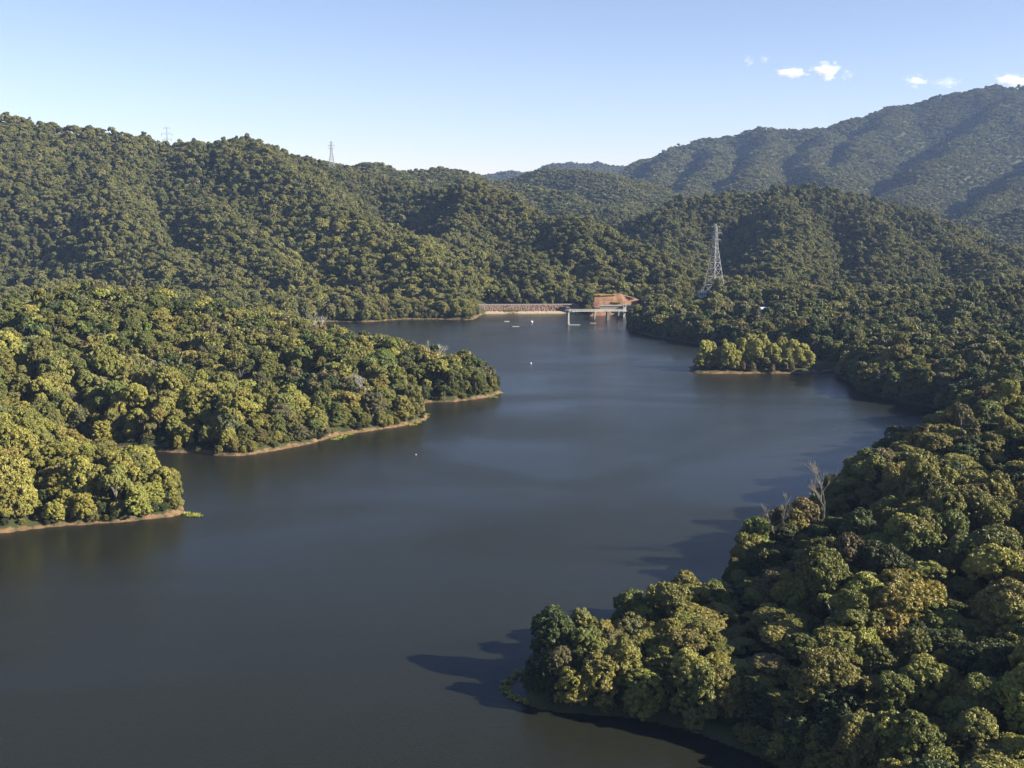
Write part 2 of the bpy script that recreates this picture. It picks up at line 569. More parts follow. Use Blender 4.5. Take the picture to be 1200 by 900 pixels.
def lobes_for(form, rng):
    L = []
    if form == 'dome':
        zc = 1.30 + rng.random() * .25
        for k in range(12 + rng.integers(0, 4)):
            a = k * 2.399 + rng.random() * .7
            e = rng.random() ** .8 * 1.9 - .6
            rr = .62 * math.cos(e)
            L.append((rr * math.cos(a), rr * math.sin(a), zc + .70 * math.sin(e), .28 + .16 * rng.random()))
        L.append((0, 0, zc + .45, .42))
    elif form == 'bushy':
        for k in range(13):
            a = k * 2.399 + rng.random() * .6
            z = .25 + 1.5 * (k / 12) + rng.random() * .15
            rr = .68 * math.sqrt(max(.05, 1 - (z / 2.0) ** 2))
            L.append((rr * math.cos(a), rr * math.sin(a), z, .33 + .14 * rng.random()))
        L.append((0, 0, 1.45, .45))
    elif form == 'tall':
        for k in range(10):
            a = k * 2.399 + rng.random() * 1.2
            z = 1.5 + 1.5 * rng.random()
            rr = .55 * rng.random() + .15
            L.append((rr * math.cos(a), rr * math.sin(a), z, .24 + .17 * rng.random()))
        L.append((.05, 0, 3.0, .33))
    elif form == 'layered':
        for k in range(12):
            a = k * 2.399 + rng.random() * .8
            z = (1.25, 1.65, 2.0)[k % 3] + .12 * rng.random()
            rr = (.72, .60, .30)[k % 3] * (.8 + .3 * rng.random())
            L.append((rr * math.cos(a), rr * math.sin(a), z, .33 + .10 * rng.random()))
    elif form == 'sparse':
        for k in range(9):
            a = k * 2.399 + rng.random() * 1.2
            z = 1.5 + 1.1 * rng.random()
            rr = .25 + .55 * rng.random()
            L.append((rr * math.cos(a), rr * math.sin(a), z, .16 + .12 * rng.random()))
    elif form == 'conifer':
        for k in range(16):
            a = k * 2.399
            z = .9 + 2.6 * (k / 15)
            rr = .60 * (1 - k / 16.5)
            L.append((rr * math.cos(a), rr * math.sin(a), z, .30 * (1 - k / 22)))
    elif form == 'upright':
        for k in range(13):
            a = k * 2.399 + rng.random() * .8
            z = .5 + 2.3 * rng.random()
            rr = (.5 if z < 2 else .35) * (.5 + .6 * rng.random())
            L.append((rr * math.cos(a), rr * math.sin(a), z, .24 + .15 * rng.random()))
        L.append((0, 0, 2.8, .28))
    return np.array(L)


HTOP = {'dome': 2.5, 'bushy': 2.0, 'tall': 3.35, 'layered': 2.35, 'sparse': 2.75, 'conifer': 3.8, 'upright': 3.05}
SHAPE_FLAT = {'layered': .55, 'dome': .85}


def crown_arrays(form, rng, lod):
    L = lobes_for(form, rng)
    per, cr, n, size = {0: (50, .27, 60, .045), 1: (26, .36, 20, .105), 2: (9, .55, 10, .26)}[lod]
    if form == 'sparse':
        n = int(n * .55)
    flat = SHAPE_FLAT.get(form, 1.0)
    Cs, Rs, B = [], [], []
    for x, y, z, r in L:
        d = rand_dirs(per, rng)
        d[:, 2] = np.where(d[:, 2] < -.45, -d[:, 2], d[:, 2])
        c = np.array([x, y, z]) + d * r * np.array([1, 1, flat]) * (.82 + .25 * rng.random((per, 1)))
        dist = np.sqrt((((c[:, None, :] - L[None, :, :3]) / np.array([1, 1, flat])) ** 2).sum(2)) / L[None, :, 3]
        ok = (dist < .72).sum(1) == 0
        c = c[ok]
        Cs.append(c)
        Rs.append(r * cr * (.7 + .7 * rng.random(len(c))))
        B.append(d[ok])
    C, Rr, B = np.concatenate(Cs), np.concatenate(Rs), np.concatenate(B)
    V, tone = leaf_quads(C, Rr, n, size, rng, flat=.85, bias=B)
    return V, tone, L


def trunk_arrays(form, L, rng, n=6):
    mb = MB()
    top = max(l[2] for l in L) * .8
    lean = rng.normal(size=2) * .05
    pts = [(lean[0] * t * t, lean[1] * t * t, -.15 + (top + .15) * t) for t in (0, .05, .3, .6, 1)]
    mb.tube(pts, [.12, .085, .065, .05, .02], n)
    for x, y, z, r in L[:8]:
        z0 = max(.25, z * .55)
        t = z0 / top
        s = (lean[0] * t * t, lean[1] * t * t, z0)
        mid = (x * .45, y * .45, z0 + (z - z0) * .45)
        mb.tube([s, mid, (x, y, z)], [.035, .025, .010], 4, cap=False)
    return mb


VAR = {}                          # form -> list of (crown mesh, trunk mesh)
PROTO = []                        # prototypes of the mass of the forest: (form, lod) -> indices
PIDX = {}
proto_col = bpy.data.collections.new('forest_tree_kinds')


def make_variant(form, seed, lod, individual):
    rng = np.random.default_rng(seed)
    V, tone, L = crown_arrays(form, rng, lod)
    Qd = np.arange(len(V)).reshape(-1, 4)
    if individual:
        cme = quads_mesh('crown', V, Qd, tone, [M_LEAF])
        tme = trunk_arrays(form, L, rng).mesh('trunk')
        tme.materials.append(M_GREYW if form in ('sparse', 'upright') else M_BARK)
        VAR.setdefault(form, []).append((cme, tme))
    if lod < 2:
        tb = trunk_arrays(form, L, rng, 5)
        tq = [f for f in tb.f if len(f) == 4]
        Va = np.concatenate([V, np.array(tb.v)])
        Qa = np.concatenate([Qd, np.array(tq) + len(V)])
        mi = np.concatenate([np.zeros(len(Qd)), np.ones(len(tq))])
        tone = np.concatenate([tone, np.zeros(len(tb.v))])
    else:
        Va, Qa, mi = V, Qd, np.zeros(len(Qd))
    pm = quads_mesh('canopy_tree', Va, Qa, tone, [M_LEAF, M_GREYW if form in ('sparse', 'upright') else M_BARK], mi)
    po = bpy.data.objects.new('canopy_tree', pm)
    proto_col.objects.link(po)
    PIDX.setdefault((form, lod), []).append(len(PROTO))
    PROTO.append(po)


for form, cnt in (('dome', 6), ('bushy', 4), ('tall', 4), ('layered', 4), ('sparse', 2), ('conifer', 1), ('upright', 4)):
    for k in range(cnt):
        make_variant(form, 100 + 17 * k + len(PROTO), 0, True)
for form, cnt in (('dome', 5), ('bushy', 3), ('tall', 4), ('layered', 3), ('sparse', 2), ('conifer', 1), ('upright', 2)):
    for k in range(cnt):
        make_variant(form, 500 + 17 * k + len(PROTO), 1, False)
for form, cnt in (('dome', 4), ('bushy', 2), ('tall', 3), ('layered', 2)):
    for k in range(cnt):
        make_variant(form, 900 + 17 * k + len(PROTO), 2, False)

PAL = {  # leaf reflectance of the kinds of tree
    'olive': (.170, .170, .054), 'dark green': (.058, .078, .028), 'mid green': (.118, .134, .040), 'yellow-green': (.225, .220, .060),
    'grey-green': (.145, .145, .075), 'rusty': (.160, .132, .052), 'bronze': (.130, .116, .062)}
PN = list(PAL)


# ------------------------------------------------------------------ where trees stand
def jitter_grid(x0, x1, y0, y1, s):
    nx, ny = int((x1 - x0) / s), int((y1 - y0) / s)
    X, Y = np.meshgrid(np.arange(nx), np.arange(ny))
    X = X + (Y % 2) * .5
    X = x0 + (X + RNG.random(X.shape) * .75) * s
    Y = y0 + (Y + RNG.random(Y.shape) * .75) * s
    return X.ravel(), Y.ravel()


def zone_points(y0, y1, s, smin, smax):
    X, Y = jitter_grid(smin * y1, smax * y1, y0, y1, s)
    k = (X / Y > smin) & (X / Y < smax)
    return X[k], Y[k]


CLEAR = []                        # (x, y, radius): houses, tower feet, dam, cutting
HOUSE1 = at_depth(822, 345, 975)
HOUSE2 = at_depth(893, 362, 880)
PYL = at_depth(839, 346, 985)

parts = []
for (y0, y1, s, lod, smin, smax, r0, r1) in ((60, 480, 5.8, 0, -.75, 1.0, 2.9, 6.8), (480, 900, 6.2, 1, -.62, .75, 3.0, 6.8), (900, 1300, 6.6, 1, -.58, .62, 3.0, 6.4),
                                             (1300, 2000, 7.4, 1, -.56, .56, 3.0, 6.2), (2000, 3000, 8.5, 2, -.42, .56, 3.8, 6.5), (3000, 5600, 11.5, 2, -.08, .56, 5.2, 8.2)):
    X, Y = zone_points(y0, y1, s, smin, smax)
    sd = shore_dist(X, Y)
    Z = height(X, Y, sd)
    k = (sd > np.where((X > np.where(Y < 330, -8, 25)) & (Y < 960), .6, 1.1)) & ((np.hypot(X, Y) > 0)) & seen(X, Y, Z + 26)
    X, Y, Z, sd = X[k], Y[k], Z[k], sd[k]
    q = RNG.random(len(X))
    r = r0 + (r1 - r0) * q ** 1.5 * (.75 + .5 * vnoise(X / 45, Y / 45, 3))
    parts.append((X, Y, Z, sd, r, np.full(len(X), lod)))
X, Y, Z, SD, RAD, LOD = [np.concatenate(c) for c in zip(*parts)]

isl_d = sdist(ISLET, X, Y)
keep = isl_d < -6
dA, dB = np.array(DAM_A), np.array(DAM_B)
dv = (dB - dA) / np.linalg.norm(dB - dA)
along = (X - dA[0]) * dv[0] + (Y - dA[1]) * dv[1]
across = -(X - dA[0]) * dv[1] + (Y - dA[1]) * dv[0]
keep &= ~((along > 0) & (along < np.linalg.norm(dB - dA) + 26) & (across > -30) & (across < 30))
keep &= ~((X > BANK[0] - 6) & (X < BANK[1] + 3) & (Y > 890) & (Y < BANK[3] - 6))
for (hx, hy, hz), wdt in ((HOUSE1, 10.5), (HOUSE2, 10)):
    keep &= ~((np.abs(X - hx * Y / hy) < wdt) & (Y < hy + 8) & (Y > hy - 120) & (RNG.random(len(X)) < 2))
keep &= np.hypot(X - PYL[0], Y - PYL[1]) > 9
BARE = [(970, 545, 294, .75, 3, 'grey', 'big bare grey tree standing out on the right shore top'), (910, 584, 284, .6, 5, 'grey', 'thin leafless tree at the lake edge left of the bare grey tree'),
        (990, 688, 262, .35, 8, 'pale', 'bleached leaning dead trunk among dark crowns on the right slope'), (375, 359, 640, .9, 9, 'pale', 'white spreading dead tree on the back of the middle headland'),
        (207, 441, 565, .3, 12, 'pale', 'tall pale dead trunk in the middle of the middle headland'), (132, 413, 590, .35, 13, 'grey', 'grey dead tree on the upper left of the middle headland'),
        (425, 446, 500, .45, 15, 'pale', 'thin white dead tree above the headland front tip'), (512, 398, 566, .6, 17, 'pale', 'small bare white tree on the back rim of the headland')]
BARE_AT = []
for (u, vt, D, sp_, sd_, mt, lab) in BARE:
    x, y, zt = at_depth(u, vt, D)
    zb = float(height(np.array([x]), np.array([y]))[0])
    hh = min(max(zt - zb, 8), 24)
    BARE_AT.append((x, y, zb, hh, sp_, sd_, M_PALE if mt == 'pale' else M_GREYW, lab))
    keep &= ~((np.abs(X - x * Y / y) < 2.4) & (Y < y + 2) & (Y > y - 5))
X, Y, Z, SD, RAD, LOD = [c[keep] for c in (X, Y, Z, SD, RAD, LOD)]
N = len(X)

# forms and leaf colours: groves of one kind (low-frequency noise) mixed with single odd trees
U, Vp, _f = project(X, Y, Z + 12)
g1, g2 = fbm(X / 70, Y / 70, 71, 3), fbm(X / 110, Y / 110, 81, 3)
left_pt = (Y < 480) & (X < -40)
mid_head = (Y >= 400) & (Y < 720) & (X < 20)
right_near = (Y < 480) & (X > 10)
FORM = np.empty(N, object)
COLR = np.empty(N, object)
rnd, rnd2 = RNG.random(N), RNG.random(N)
for i in range(N):
    a, b = rnd[i], rnd2[i]
    if left_pt[i]:
        f = 'bushy' if a < .42 else 'dome' if a < .86 else 'tall' if a < .93 else 'layered'
        c = 'yellow-green' if b < .42 + .5 * g1[i] else 'olive' if b < .72 + .3 * g1[i] else 'mid green' if b < .93 else 'grey-green'
    elif right_near[i]:
        f = 'dome' if a < .48 else 'layered' if a < .68 else 'tall' if a < .84 else 'bushy' if a < .95 else 'sparse' if a < .985 else 'conifer'
        c = 'olive' if b < .42 + .4 * g1[i] else 'mid green' if b < .66 else 'dark green' if b < .78 else 'rusty' if b < .79 else 'yellow-green' if b < .975 else 'bronze'
    elif mid_head[i]:
        f = 'dome' if a < .45 else 'bushy' if a < .62 else 'tall' if a < .84 else 'layered' if a < .95 else 'sparse'
        c = 'olive' if b < .30 + .4 * g1[i] else 'yellow-green' if b < .40 + .4 * g1[i] else 'mid green' if b < .70 else 'dark green' if b < .88 else 'grey-green' if b < .96 else 'bronze'
    else:
        f = 'dome' if a < .42 else 'tall' if a < .70 else 'layered' if a < .82 else 'bushy' if a < .96 else 'sparse'
        c = 'mid green' if b < .30 + .3 * g1[i] else 'olive' if b < .48 + .5 * g2[i] else 'dark green' if b < .76 else 'grey-green' if b < .92 else 'bronze' if b < .93 else 'olive'
        if 330 < U[i] < 575 and 255 < Vp[i] < 378 and Y[i] < 1180 and b < .62 + .4 * g1[i]:
            c = 'yellow-green' if b < .40 else 'olive'
    if right_near[i] and Y[i] < 290 and X[i] < 58:
        c = 'olive' if b < .62 else 'yellow-green' if b < .80 else 'mid green' if b < .97 else 'grey-green'
        f = f if f in ('dome', 'bushy', 'layered') else 'dome'
    if f in ('sparse', 'tall') and SD[i] < 14:
        f = 'dome'
    if SD[i] < 11 and Y[i] < 1000 and a < .8:
        f = 'bushy'
    FORM[i], COLR[i] = f, c
TINT = np.array([PAL[c] for c in COLR]) * (1 + np.where(LOD == 2, .12, .24)[:, None] * (2 * RNG.random((N, 1)) - 1)) * (1 + .06 * RNG.normal(size=(N, 3)) * np.array([1, .4, .6]))
TINT = np.clip(TINT * np.array([.93, .93, .90]), .010, .24)
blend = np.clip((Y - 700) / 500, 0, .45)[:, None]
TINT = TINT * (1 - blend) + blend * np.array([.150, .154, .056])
ROTZ = RNG.random(N) * 2 * math.pi
ZS = np.array([{'dome': .92, 'bushy': .95, 'tall': .95, 'layered': .95, 'sparse': .95, 'conifer': .85, 'upright': 1.0}[f] for f in FORM]) * (.82 + .36 * RNG.random(N))
RAD = np.where((FORM == 'tall') | (FORM == 'conifer'), RAD * .82, RAD)
edge = np.clip(.62 + SD / 30, 0, 1)                       # smaller at the water's edge
RAD = RAD * np.where(Y < 1000, np.where((X > np.where(Y < 330, -8, 25)), np.maximum(edge, .8), edge), 1)
VARI = RNG.integers(0, 1000, N)
grove = vnoise(X / 24, Y / 24, 14) * .6 + vnoise(X / 9, Y / 9, 15) * .4
ZS = ZS * np.where(Y < 850, .62 + .85 * grove, .82 + .40 * grove)
GULLY = [on_water(*p) for p in [(905, 895), (885, 840), (862, 790), (872, 735), (930, 690), (1000, 640)]]
gd = np.full(N, 1e9)
for (ax, ay), (bx_, by_) in zip(GULLY, GULLY[1:]):
    t_ = np.clip(((X - ax) * (bx_ - ax) + (Y - ay) * (by_ - ay)) / ((bx_ - ax) ** 2 + (by_ - ay) ** 2), 0, 1)
    gd = np.minimum(gd, np.hypot(X - ax - t_ * (bx_ - ax), Y - ay - t_ * (by_ - ay)))
ZS = ZS * (1 - .55 * np.exp(-(gd / 7.0) ** 2))
RAD = RAD * (1 - .35 * np.exp(-(gd / 6.0) ** 2))
TOP = np.array([HTOP[f] for f in FORM]) * RAD * ZS
lim = np.where((Y < 300) & (SD < 16), 13 + .5 * SD, np.where((Y > 480) & (Y < 700) & (X < 0), np.minimum(10 + .28 * SD, 17.5), np.where(right_near & (Y > 285), np.minimum(11 + .35 * SD, 20), 26)))
ZS = np.where(TOP > lim, ZS * lim / TOP, ZS)
far = LOD == 2
ZS = np.where(far, ZS * .62, ZS)
TOP = np.array([HTOP[f] for f in FORM]) * RAD * ZS

# ------------------------------------------------------------------ which trees show largest: paint crowns far to near into a small id picture
W_, H_ = 600, 450
order = np.argsort(-Y)
order = order[(Y[order] < 700)]
buf = np.full((H_, W_), -1, np.int32)
uu, vv, ff = project(X, Y, Z + TOP * .66)
for i in order:
    rr = F * RAD[i] * .95 / ff[i] / 2
    rh = F * TOP[i] * .38 / ff[i] / 2
    cx, cy = uu[i] / 2, vv[i] / 2
    x0, x1, y0, y1 = int(max(0, cx - rr)), int(min(W_ - 1, cx + rr)), int(max(0, cy - rh)), int(min(H_ - 1, cy + rh))
    if x1 < x0 or y1 < y0:
        continue
    yy, xx = np.mgrid[y0:y1 + 1, x0:x1 + 1]
    buf[y0:y1 + 1, x0:x1 + 1][((xx - cx) / rr) ** 2 + ((yy - cy) / rh) ** 2 < 1] = i
cnt = np.bincount(buf[buf >= 0], minlength=N)
ALONE = [int(i) for i in np.argsort(-cnt)[:300] if cnt[i] > 0]
alone = np.zeros(N, bool)
alone[ALONE] = True

# ------------------------------------------------------------------ labels of the single trees
ANCH = [  # picture position of a place, how it is called
    (650, 790, 'at the blunt tip of the right headland'), (700, 715, 'on the lake edge just behind the right headland tip'), (745, 800, 'above the black shaded shore of the right headland'),
    (800, 700, 'on the lit brow of the right headland'), (850, 770, 'on the inner slope of the right headland'), (880, 840, 'by the dark inlet at the lower edge'),
    (880, 660, 'on the lake edge beside the middle right notch'), (930, 600, 'near the bare grey tree on the right shore'), (980, 650, 'below the bare grey tree on the right slope'),
    (945, 720, 'in the hollow behind the right headland'), (1000, 720, 'around the white dead trunk'), (1010, 790, 'uphill of the dark inlet'),
    (1000, 870, 'at the bottom edge right of the inlet'), (1080, 860, 'in the bottom row of the right slope'), (1165, 870, 'in the lower right corner'),
    (1160, 790, 'by the right edge above the corner'), (1090, 790, 'in the thick of the lower right slope'), (1080, 720, 'on the middle of the right slope'),
    (1165, 710, 'by the right edge halfway up the slope'), (1060, 650, 'on the upper middle of the right slope'), (1150, 630, 'by the right edge on the upper slope'),
    (1010, 580, 'on the shore top uphill of the bare grey tree'), (1080, 570, 'on the upper right slope'), (1160, 550, 'by the right edge near the slope top'),
    (1000, 520, 'on the far lake edge of the right slope'), (1090, 500, 'along the top of the right slope'), (1170, 480, 'by the right edge at the slope crest'),
    (190, 580, 'at the tip of the near left point'), (120, 590, 'on the lit shore of the near left point'), (40, 600, 'at the left edge on the near left point shore'),
    (130, 545, 'on the back rim of the near left point'), (60, 545, 'in the middle of the near left point'), (20, 490, 'at the left edge on top of the near left point'),
    (80, 500, 'on the ridge of the near left point'), (270, 500, 'on the left bend of the middle headland shore'), (350, 490, 'on the middle headland shore'),
    (460, 470, 'at the front tip of the middle headland'), (550, 445, 'at the far tip of the middle headland'), (160, 480, 'in the shaded cove behind the near left point'),
    (100, 420, 'on the upper left of the middle headland'), (230, 430, 'on the middle headland slope'), (350, 430, 'on the middle headland above its shore'), (450, 420, 'on the back of the middle headland')]
FORM_W = {'dome': 'round-domed', 'bushy': 'bushy', 'tall': 'tall irregular', 'layered': 'flat-layered', 'sparse': 'thin open', 'conifer': 'conical', 'upright': 'upright'}
ORD = ['', 'second ', 'third ', 'fourth ', 'fifth ', 'sixth ', 'seventh ', 'eighth ', 'ninth ', 'tenth ', 'eleventh ', 'twelfth ', 'thirteenth ', 'fourteenth ']
LAB = {}
buckets = {}
for i in ALONE:
    k = min(range(len(ANCH)), key=lambda a: (ANCH[a][0] - uu[i]) ** 2 + 1.4 * (ANCH[a][1] - vv[i]) ** 2)
    px = 2 * F * RAD[i] / ff[i]
    size = 'big' if px > 72 else 'small' if px < 40 else ''
    buckets.setdefault((k, size, COLR[i], FORM[i]), []).append(i)
for (k, size, c, f), ids in buckets.items():
    ids.sort(key=lambda i: uu[i])
    base = ' '.join(w for w in (size, c, FORM_W[f], 'tree', ANCH[k][2]) if w)
    for n, i in enumerate(ids):
        if len(ids) == 1:
            LAB[i] = base
        elif n == 0:
            LAB[i] = 'leftmost ' + base
        elif n == len(ids) - 1:
            LAB[i] = 'rightmost ' + base
        else:
            LAB[i] = ORD[min(n, 13)] + base + ', from left'
        if len(LAB[i].replace('-', ' ').split()) > 16:
            LAB[i] = LAB[i].replace(' the ', ' ')

# ------------------------------------------------------------------ build the single trees
def tree(name, form, x, y, z, r, zs, rz, tint, vari, label, group):
    cme, tme = VAR[form][vari % len(VAR[form])]
    e = empty(name, (x, y, z - .1), rz)
    tag(e, label, 'tree', group)
    e.scale = (r, r, r * zs)
    c = link('crown', cme, e)
    c['tint'] = [float(t) for t in tint]
    link('trunk', tme, e)
    return e


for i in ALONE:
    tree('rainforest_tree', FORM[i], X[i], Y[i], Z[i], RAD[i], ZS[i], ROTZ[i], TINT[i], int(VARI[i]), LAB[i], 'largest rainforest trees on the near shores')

# ------------------------------------------------------------------ the rest of the forest: one mass
mass = ~alone
pi = np.array([PIDX[(FORM[i], LOD[i])] [VARI[i] % len(PIDX[(FORM[i], LOD[i])])] if (FORM[i], LOD[i]) in PIDX else PIDX[('dome', LOD[i])][VARI[i] % 4]
               for i in np.nonzero(mass)[0]], np.int32)
fm = bpy.data.meshes.new('forest')
n = int(mass.sum())
# undergrowth along the banks and between the trunks of the near shores
bx, by = zone_points(90, 950, 3.4, -.6, .75)
bsd = shore_dist(bx, by)
kk = (bsd > .5) & (bsd < 10) & (RNG.random(len(bx)) < np.where((bx > np.where(by < 330, -8, 25)) & (by < 960), 1.0, .92)) & (sdist(ISLET, bx, by) < -3)
al = (bx - dA[0]) * dv[0] + (by - dA[1]) * dv[1]
ac = -(bx - dA[0]) * dv[1] + (by - dA[1]) * dv[0]
kk &= ~((al > -4) & (al < np.linalg.norm(dB - dA) + 26) & (ac > -30) & (ac < 30))
kk &= ~((bx > BANK[0] - 6) & (bx < BANK[1] + 3) & (by > 890) & (by < BANK[3]))
bx, by, bsd = bx[kk], by[kk], bsd[kk]
# scrub on and around the earth cutting
ex = np.array([BANK[0] + d for d in (-2, 0, 1, 3, 4, 1, 4, 44, 46, 47, 48, 49)])
ey = BANK[2] + np.array([4, 8, 3, 14, 21, 18, 26, 22, 24, 9, 18, 13])
bx, by, bsd = np.append(bx, ex), np.append(by, ey), np.append(bsd, ex * 0 + 6)
bz = height(bx, by, bsd)
bz[-len(ex):] = np.interp(ey - BANK[2], [0, 5, 9, 16, 20, 22, 40], [.4, 3, 5.2, 6.2, 12.2, 14.6, 15.2])
nb = len(bx)
br = (.7 + 1.5 * RNG.random(nb) * np.clip(bsd / 5, .4, 1)) * np.where((bx > np.where(by < 330, -8, 25)) & (by < 960), 1.7, 1.3)
bt = .72 * np.array([PAL[('olive', 'mid green', 'yellow-green', 'dark green')[k]] for k in RNG.integers(0, 4, nb)]) * (.7 + .5 * RNG.random((nb, 1)))
bp_ = np.array([PIDX[('bushy', 1)][k] for k in RNG.integers(0, 3, nb)], np.int32)
Pm = np.concatenate([np.stack([X, Y, Z - .1], -1)[mass], np.stack([bx, by, bz - .2], -1)])
fm.vertices.add(len(Pm))
fm.vertices.foreach_set('co', Pm.astype(np.float32).ravel())


def attr(name, typ, arr):
    a_ = fm.attributes.new(name, typ, 'POINT')
    key = {'INT': 'value', 'FLOAT_VECTOR': 'vector', 'FLOAT_COLOR': 'color'}[typ]
    a_.data.foreach_set(key, np.ascontiguousarray(arr).ravel())


attr('tree_kind', 'INT', np.concatenate([pi, bp_]).astype(np.int32))
rz = np.concatenate([ROTZ[mass], RNG.random(nb) * 6.28])
attr('turn', 'FLOAT_VECTOR', np.stack([rz * 0, rz * 0, rz], -1).astype(np.float32))
scl = np.concatenate([np.stack([RAD, RAD, RAD * ZS], -1)[mass], np.stack([br, br, br * (.6 + .4 * RNG.random(nb))], -1)])
attr('size', 'FLOAT_VECTOR', scl.astype(np.float32))
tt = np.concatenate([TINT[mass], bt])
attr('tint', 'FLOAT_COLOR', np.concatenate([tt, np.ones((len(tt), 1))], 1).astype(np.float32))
forest = link('forest', fm)
tag(forest, 'dense mixed rainforest covering every hill around the lake', 'forest', kind='stuff')
ng = bpy.data.node_groups.new('forest_scatter', 'GeometryNodeTree')
ng.interface.new_socket('Geometry', in_out='INPUT', socket_type='NodeSocketGeometry')
ng.interface.new_socket('Geometry', in_out='OUTPUT', socket_type='NodeSocketGeometry')
gi, go = ng.nodes.new('NodeGroupInput'), ng.nodes.new('NodeGroupOutput')
iop = ng.nodes.new('GeometryNodeInstanceOnPoints')
ci = ng.nodes.new('GeometryNodeCollectionInfo')
ci.inputs['Collection'].default_value = proto_col
ci.inputs['Separate Children'].default_value = True
ci.inputs['Reset Children'].default_value = True
iop.inputs['Pick Instance'].default_value = True
e2r = ng.nodes.new('FunctionNodeEulerToRotation')


def named(nm, typ):
    q_ = ng.nodes.new('GeometryNodeInputNamedAttribute')
    q_.data_type = typ
    q_.inputs['Name'].default_value = nm
    return q_.outputs['Attribute']


G = ng.links.new
G(gi.outputs[0], iop.inputs['Points'])
G(ci.outputs[0], iop.inputs['Instance'])
G(named('tree_kind', 'INT'), iop.inputs['Instance Index'])
G(named('turn', 'FLOAT_VECTOR'), e2r.inputs[0])
G(e2r.outputs[0], iop.inputs['Rotation'])
G(named('size', 'FLOAT_VECTOR'), iop.inputs['Scale'])
G(iop.outputs[0], go.inputs[0])
forest.modifiers.new('forest_scatter', 'NODES').node_group = ng
print('TREES', N, 'mass points', len(Pm), 'alone', len(ALONE))

# ------------------------------------------------------------------ the islet and its pale trees
ISL = [(820, 434.0, 20, 'olive'), (826, 431.0, 29, 'yellow-green'), (834, 430.5, 30, 'olive'), (841, 433.5, 22, 'rusty'), (848, 430.0, 33, 'yellow-green'), (853, 434.5, 30, 'yellow-green'),
       (862, 434.8, 25, 'yellow-green'), (868, 430.5, 32, 'yellow-green'), (874, 433.0, 20, 'olive'), (879, 430.5, 36, 'yellow-green'), (886, 434.0, 38, 'yellow-green'), (892, 430.6, 36, 'olive'),
       (897, 434.5, 24, 'grey-green'), (903, 431.5, 27, 'yellow-green'), (909, 434.5, 29, 'yellow-green'), (916, 431.0, 34, 'yellow-green'), (922, 434.5, 27, 'olive'), (928, 431.5, 31, 'yellow-green'),
       (935, 434.0, 27, 'yellow-green'), (941, 432.0, 26, 'yellow-green'), (948, 433.6, 21, 'yellow-green')]
WARM = {'yellow-green': (.32, .32, .09), 'olive': (.25, .26, .08), 'rusty': (.22, .18, .08), 'grey-green': (.16, .16, .07)}
for k, (u, v, hp, c) in enumerate(ISL):
    x, y = on_water(u, v, .8)
    zz = float(height(np.array([x]), np.array([y]))[0])
    hh = hp * .43
    r = 4.0 + 1.3 * RNG.random()
    fm_ = 'bushy' if k % 2 else 'upright'
    zs = hh / (HTOP[fm_] * r)
    t = np.array(WARM[c]) * (.85 + .25 * RNG.random())
    lab = '%spale %s tree standing on the islet%s' % ('tall ' if hp > 31 else 'low ' if hp < 23 else '', {'yellow-green': 'yellow', 'olive': 'olive', 'rusty': 'rust-tinged', 'grey-green': 'grey-green'}[c],
                                                   ', leftmost of all' if k == 0 else ', rightmost of all' if k == len(ISL) - 1 else ', %sfrom the left' % (ORD[min(k, 13)] if k < 14 else ('%d' % (k + 1)) + 'th '))
    tree('islet_tree', fm_, x, y, zz, r, zs, RNG.random() * 6, t, k, lab, 'pale trees on the islet')
for k, (u, v, c) in enumerate([(830, 435.3, 'pale rust bush at the islet waterline, leftmost'), (844, 435.6, 'pale rust bush at the islet waterline, left of its middle'), (870, 436.0, 'orange-tinged bush at the islet waterline, near its middle'),
                               (882, 436.2, 'orange-tinged bush at the islet waterline, right of its middle'), (905, 436.2, 'brownish bush at the islet waterline below the yellow trees'), (928, 436.0, 'brownish bush at the islet waterline, rightmost')]):
    x, y = on_water(u, v, .5)
    zz = float(height(np.array([x]), np.array([y]))[0])
    e = empty('waterside_bush', (x, y, zz - .1), k)
    tag(e, c, 'bush', 'waterline bushes on the islet')
    e.scale = (1.9, 1.6, 2.2)
    cme, tme = VAR['bushy'][k % 4]
    cr_ = link('crown', cme, e)
    cr_['tint'] = [.18, .145, .075]
    link('trunk', tme, e)


# ------------------------------------------------------------------ bare and dead trees
def bare_mesh(hh, spread, seed, depth=4):
    rg = random.Random(seed)
    mb = MB()

    def grow(p, d, ln, r, k):
        q = p + d * ln
        mid = p + d * ln * .5 + Vector((rg.uniform(-1, 1), rg.uniform(-1, 1), rg.uniform(-.3, .3))) * ln * .06
        mb.tube([p, mid, q], [r, r * .8, r * .55], 5 if k > 2 else 4, cap=False)
        if k == 0:
            return
        for j in range(3 if k > 1 else 4):
            nd_ = (d + Vector((rg.uniform(-1, 1), rg.uniform(-1, 1), rg.uniform(-.25, .7))) * spread).normalized()
            grow(p + d * ln * rg.uniform(.55, 1.0), nd_, ln * rg.uniform(.5, .75), max(r * .55, .05), k - 1)
    grow(Vector((0, 0, -.3)), Vector((rg.uniform(-.06, .06), rg.uniform(-.06, .06), 1)).normalized(), hh * .52, hh * .022, depth)
    return mb


for (x, y, zb, hh, spread, seed, m, lab) in BARE_AT:
    e = empty('bare_tree', (x, y, zb))
    tag(e, lab, 'dead tree', 'bare trees standing out of the forest')
    full = bare_mesh(hh, spread, seed)
    split = 3                     # first tube is the trunk, the rest are branches
    tb, lb = MB(), MB()
    nt_ = 15
    tb.v, tb.f = full.v[:nt_], [f for f in full.f if max(f) < nt_]
    lb.v, lb.f = full.v[nt_:], [tuple(i - nt_ for i in f) for f in full.f if min(f) >= nt_]
    tb.build('trunk', m, e)
    lb.build('branches', m, e)

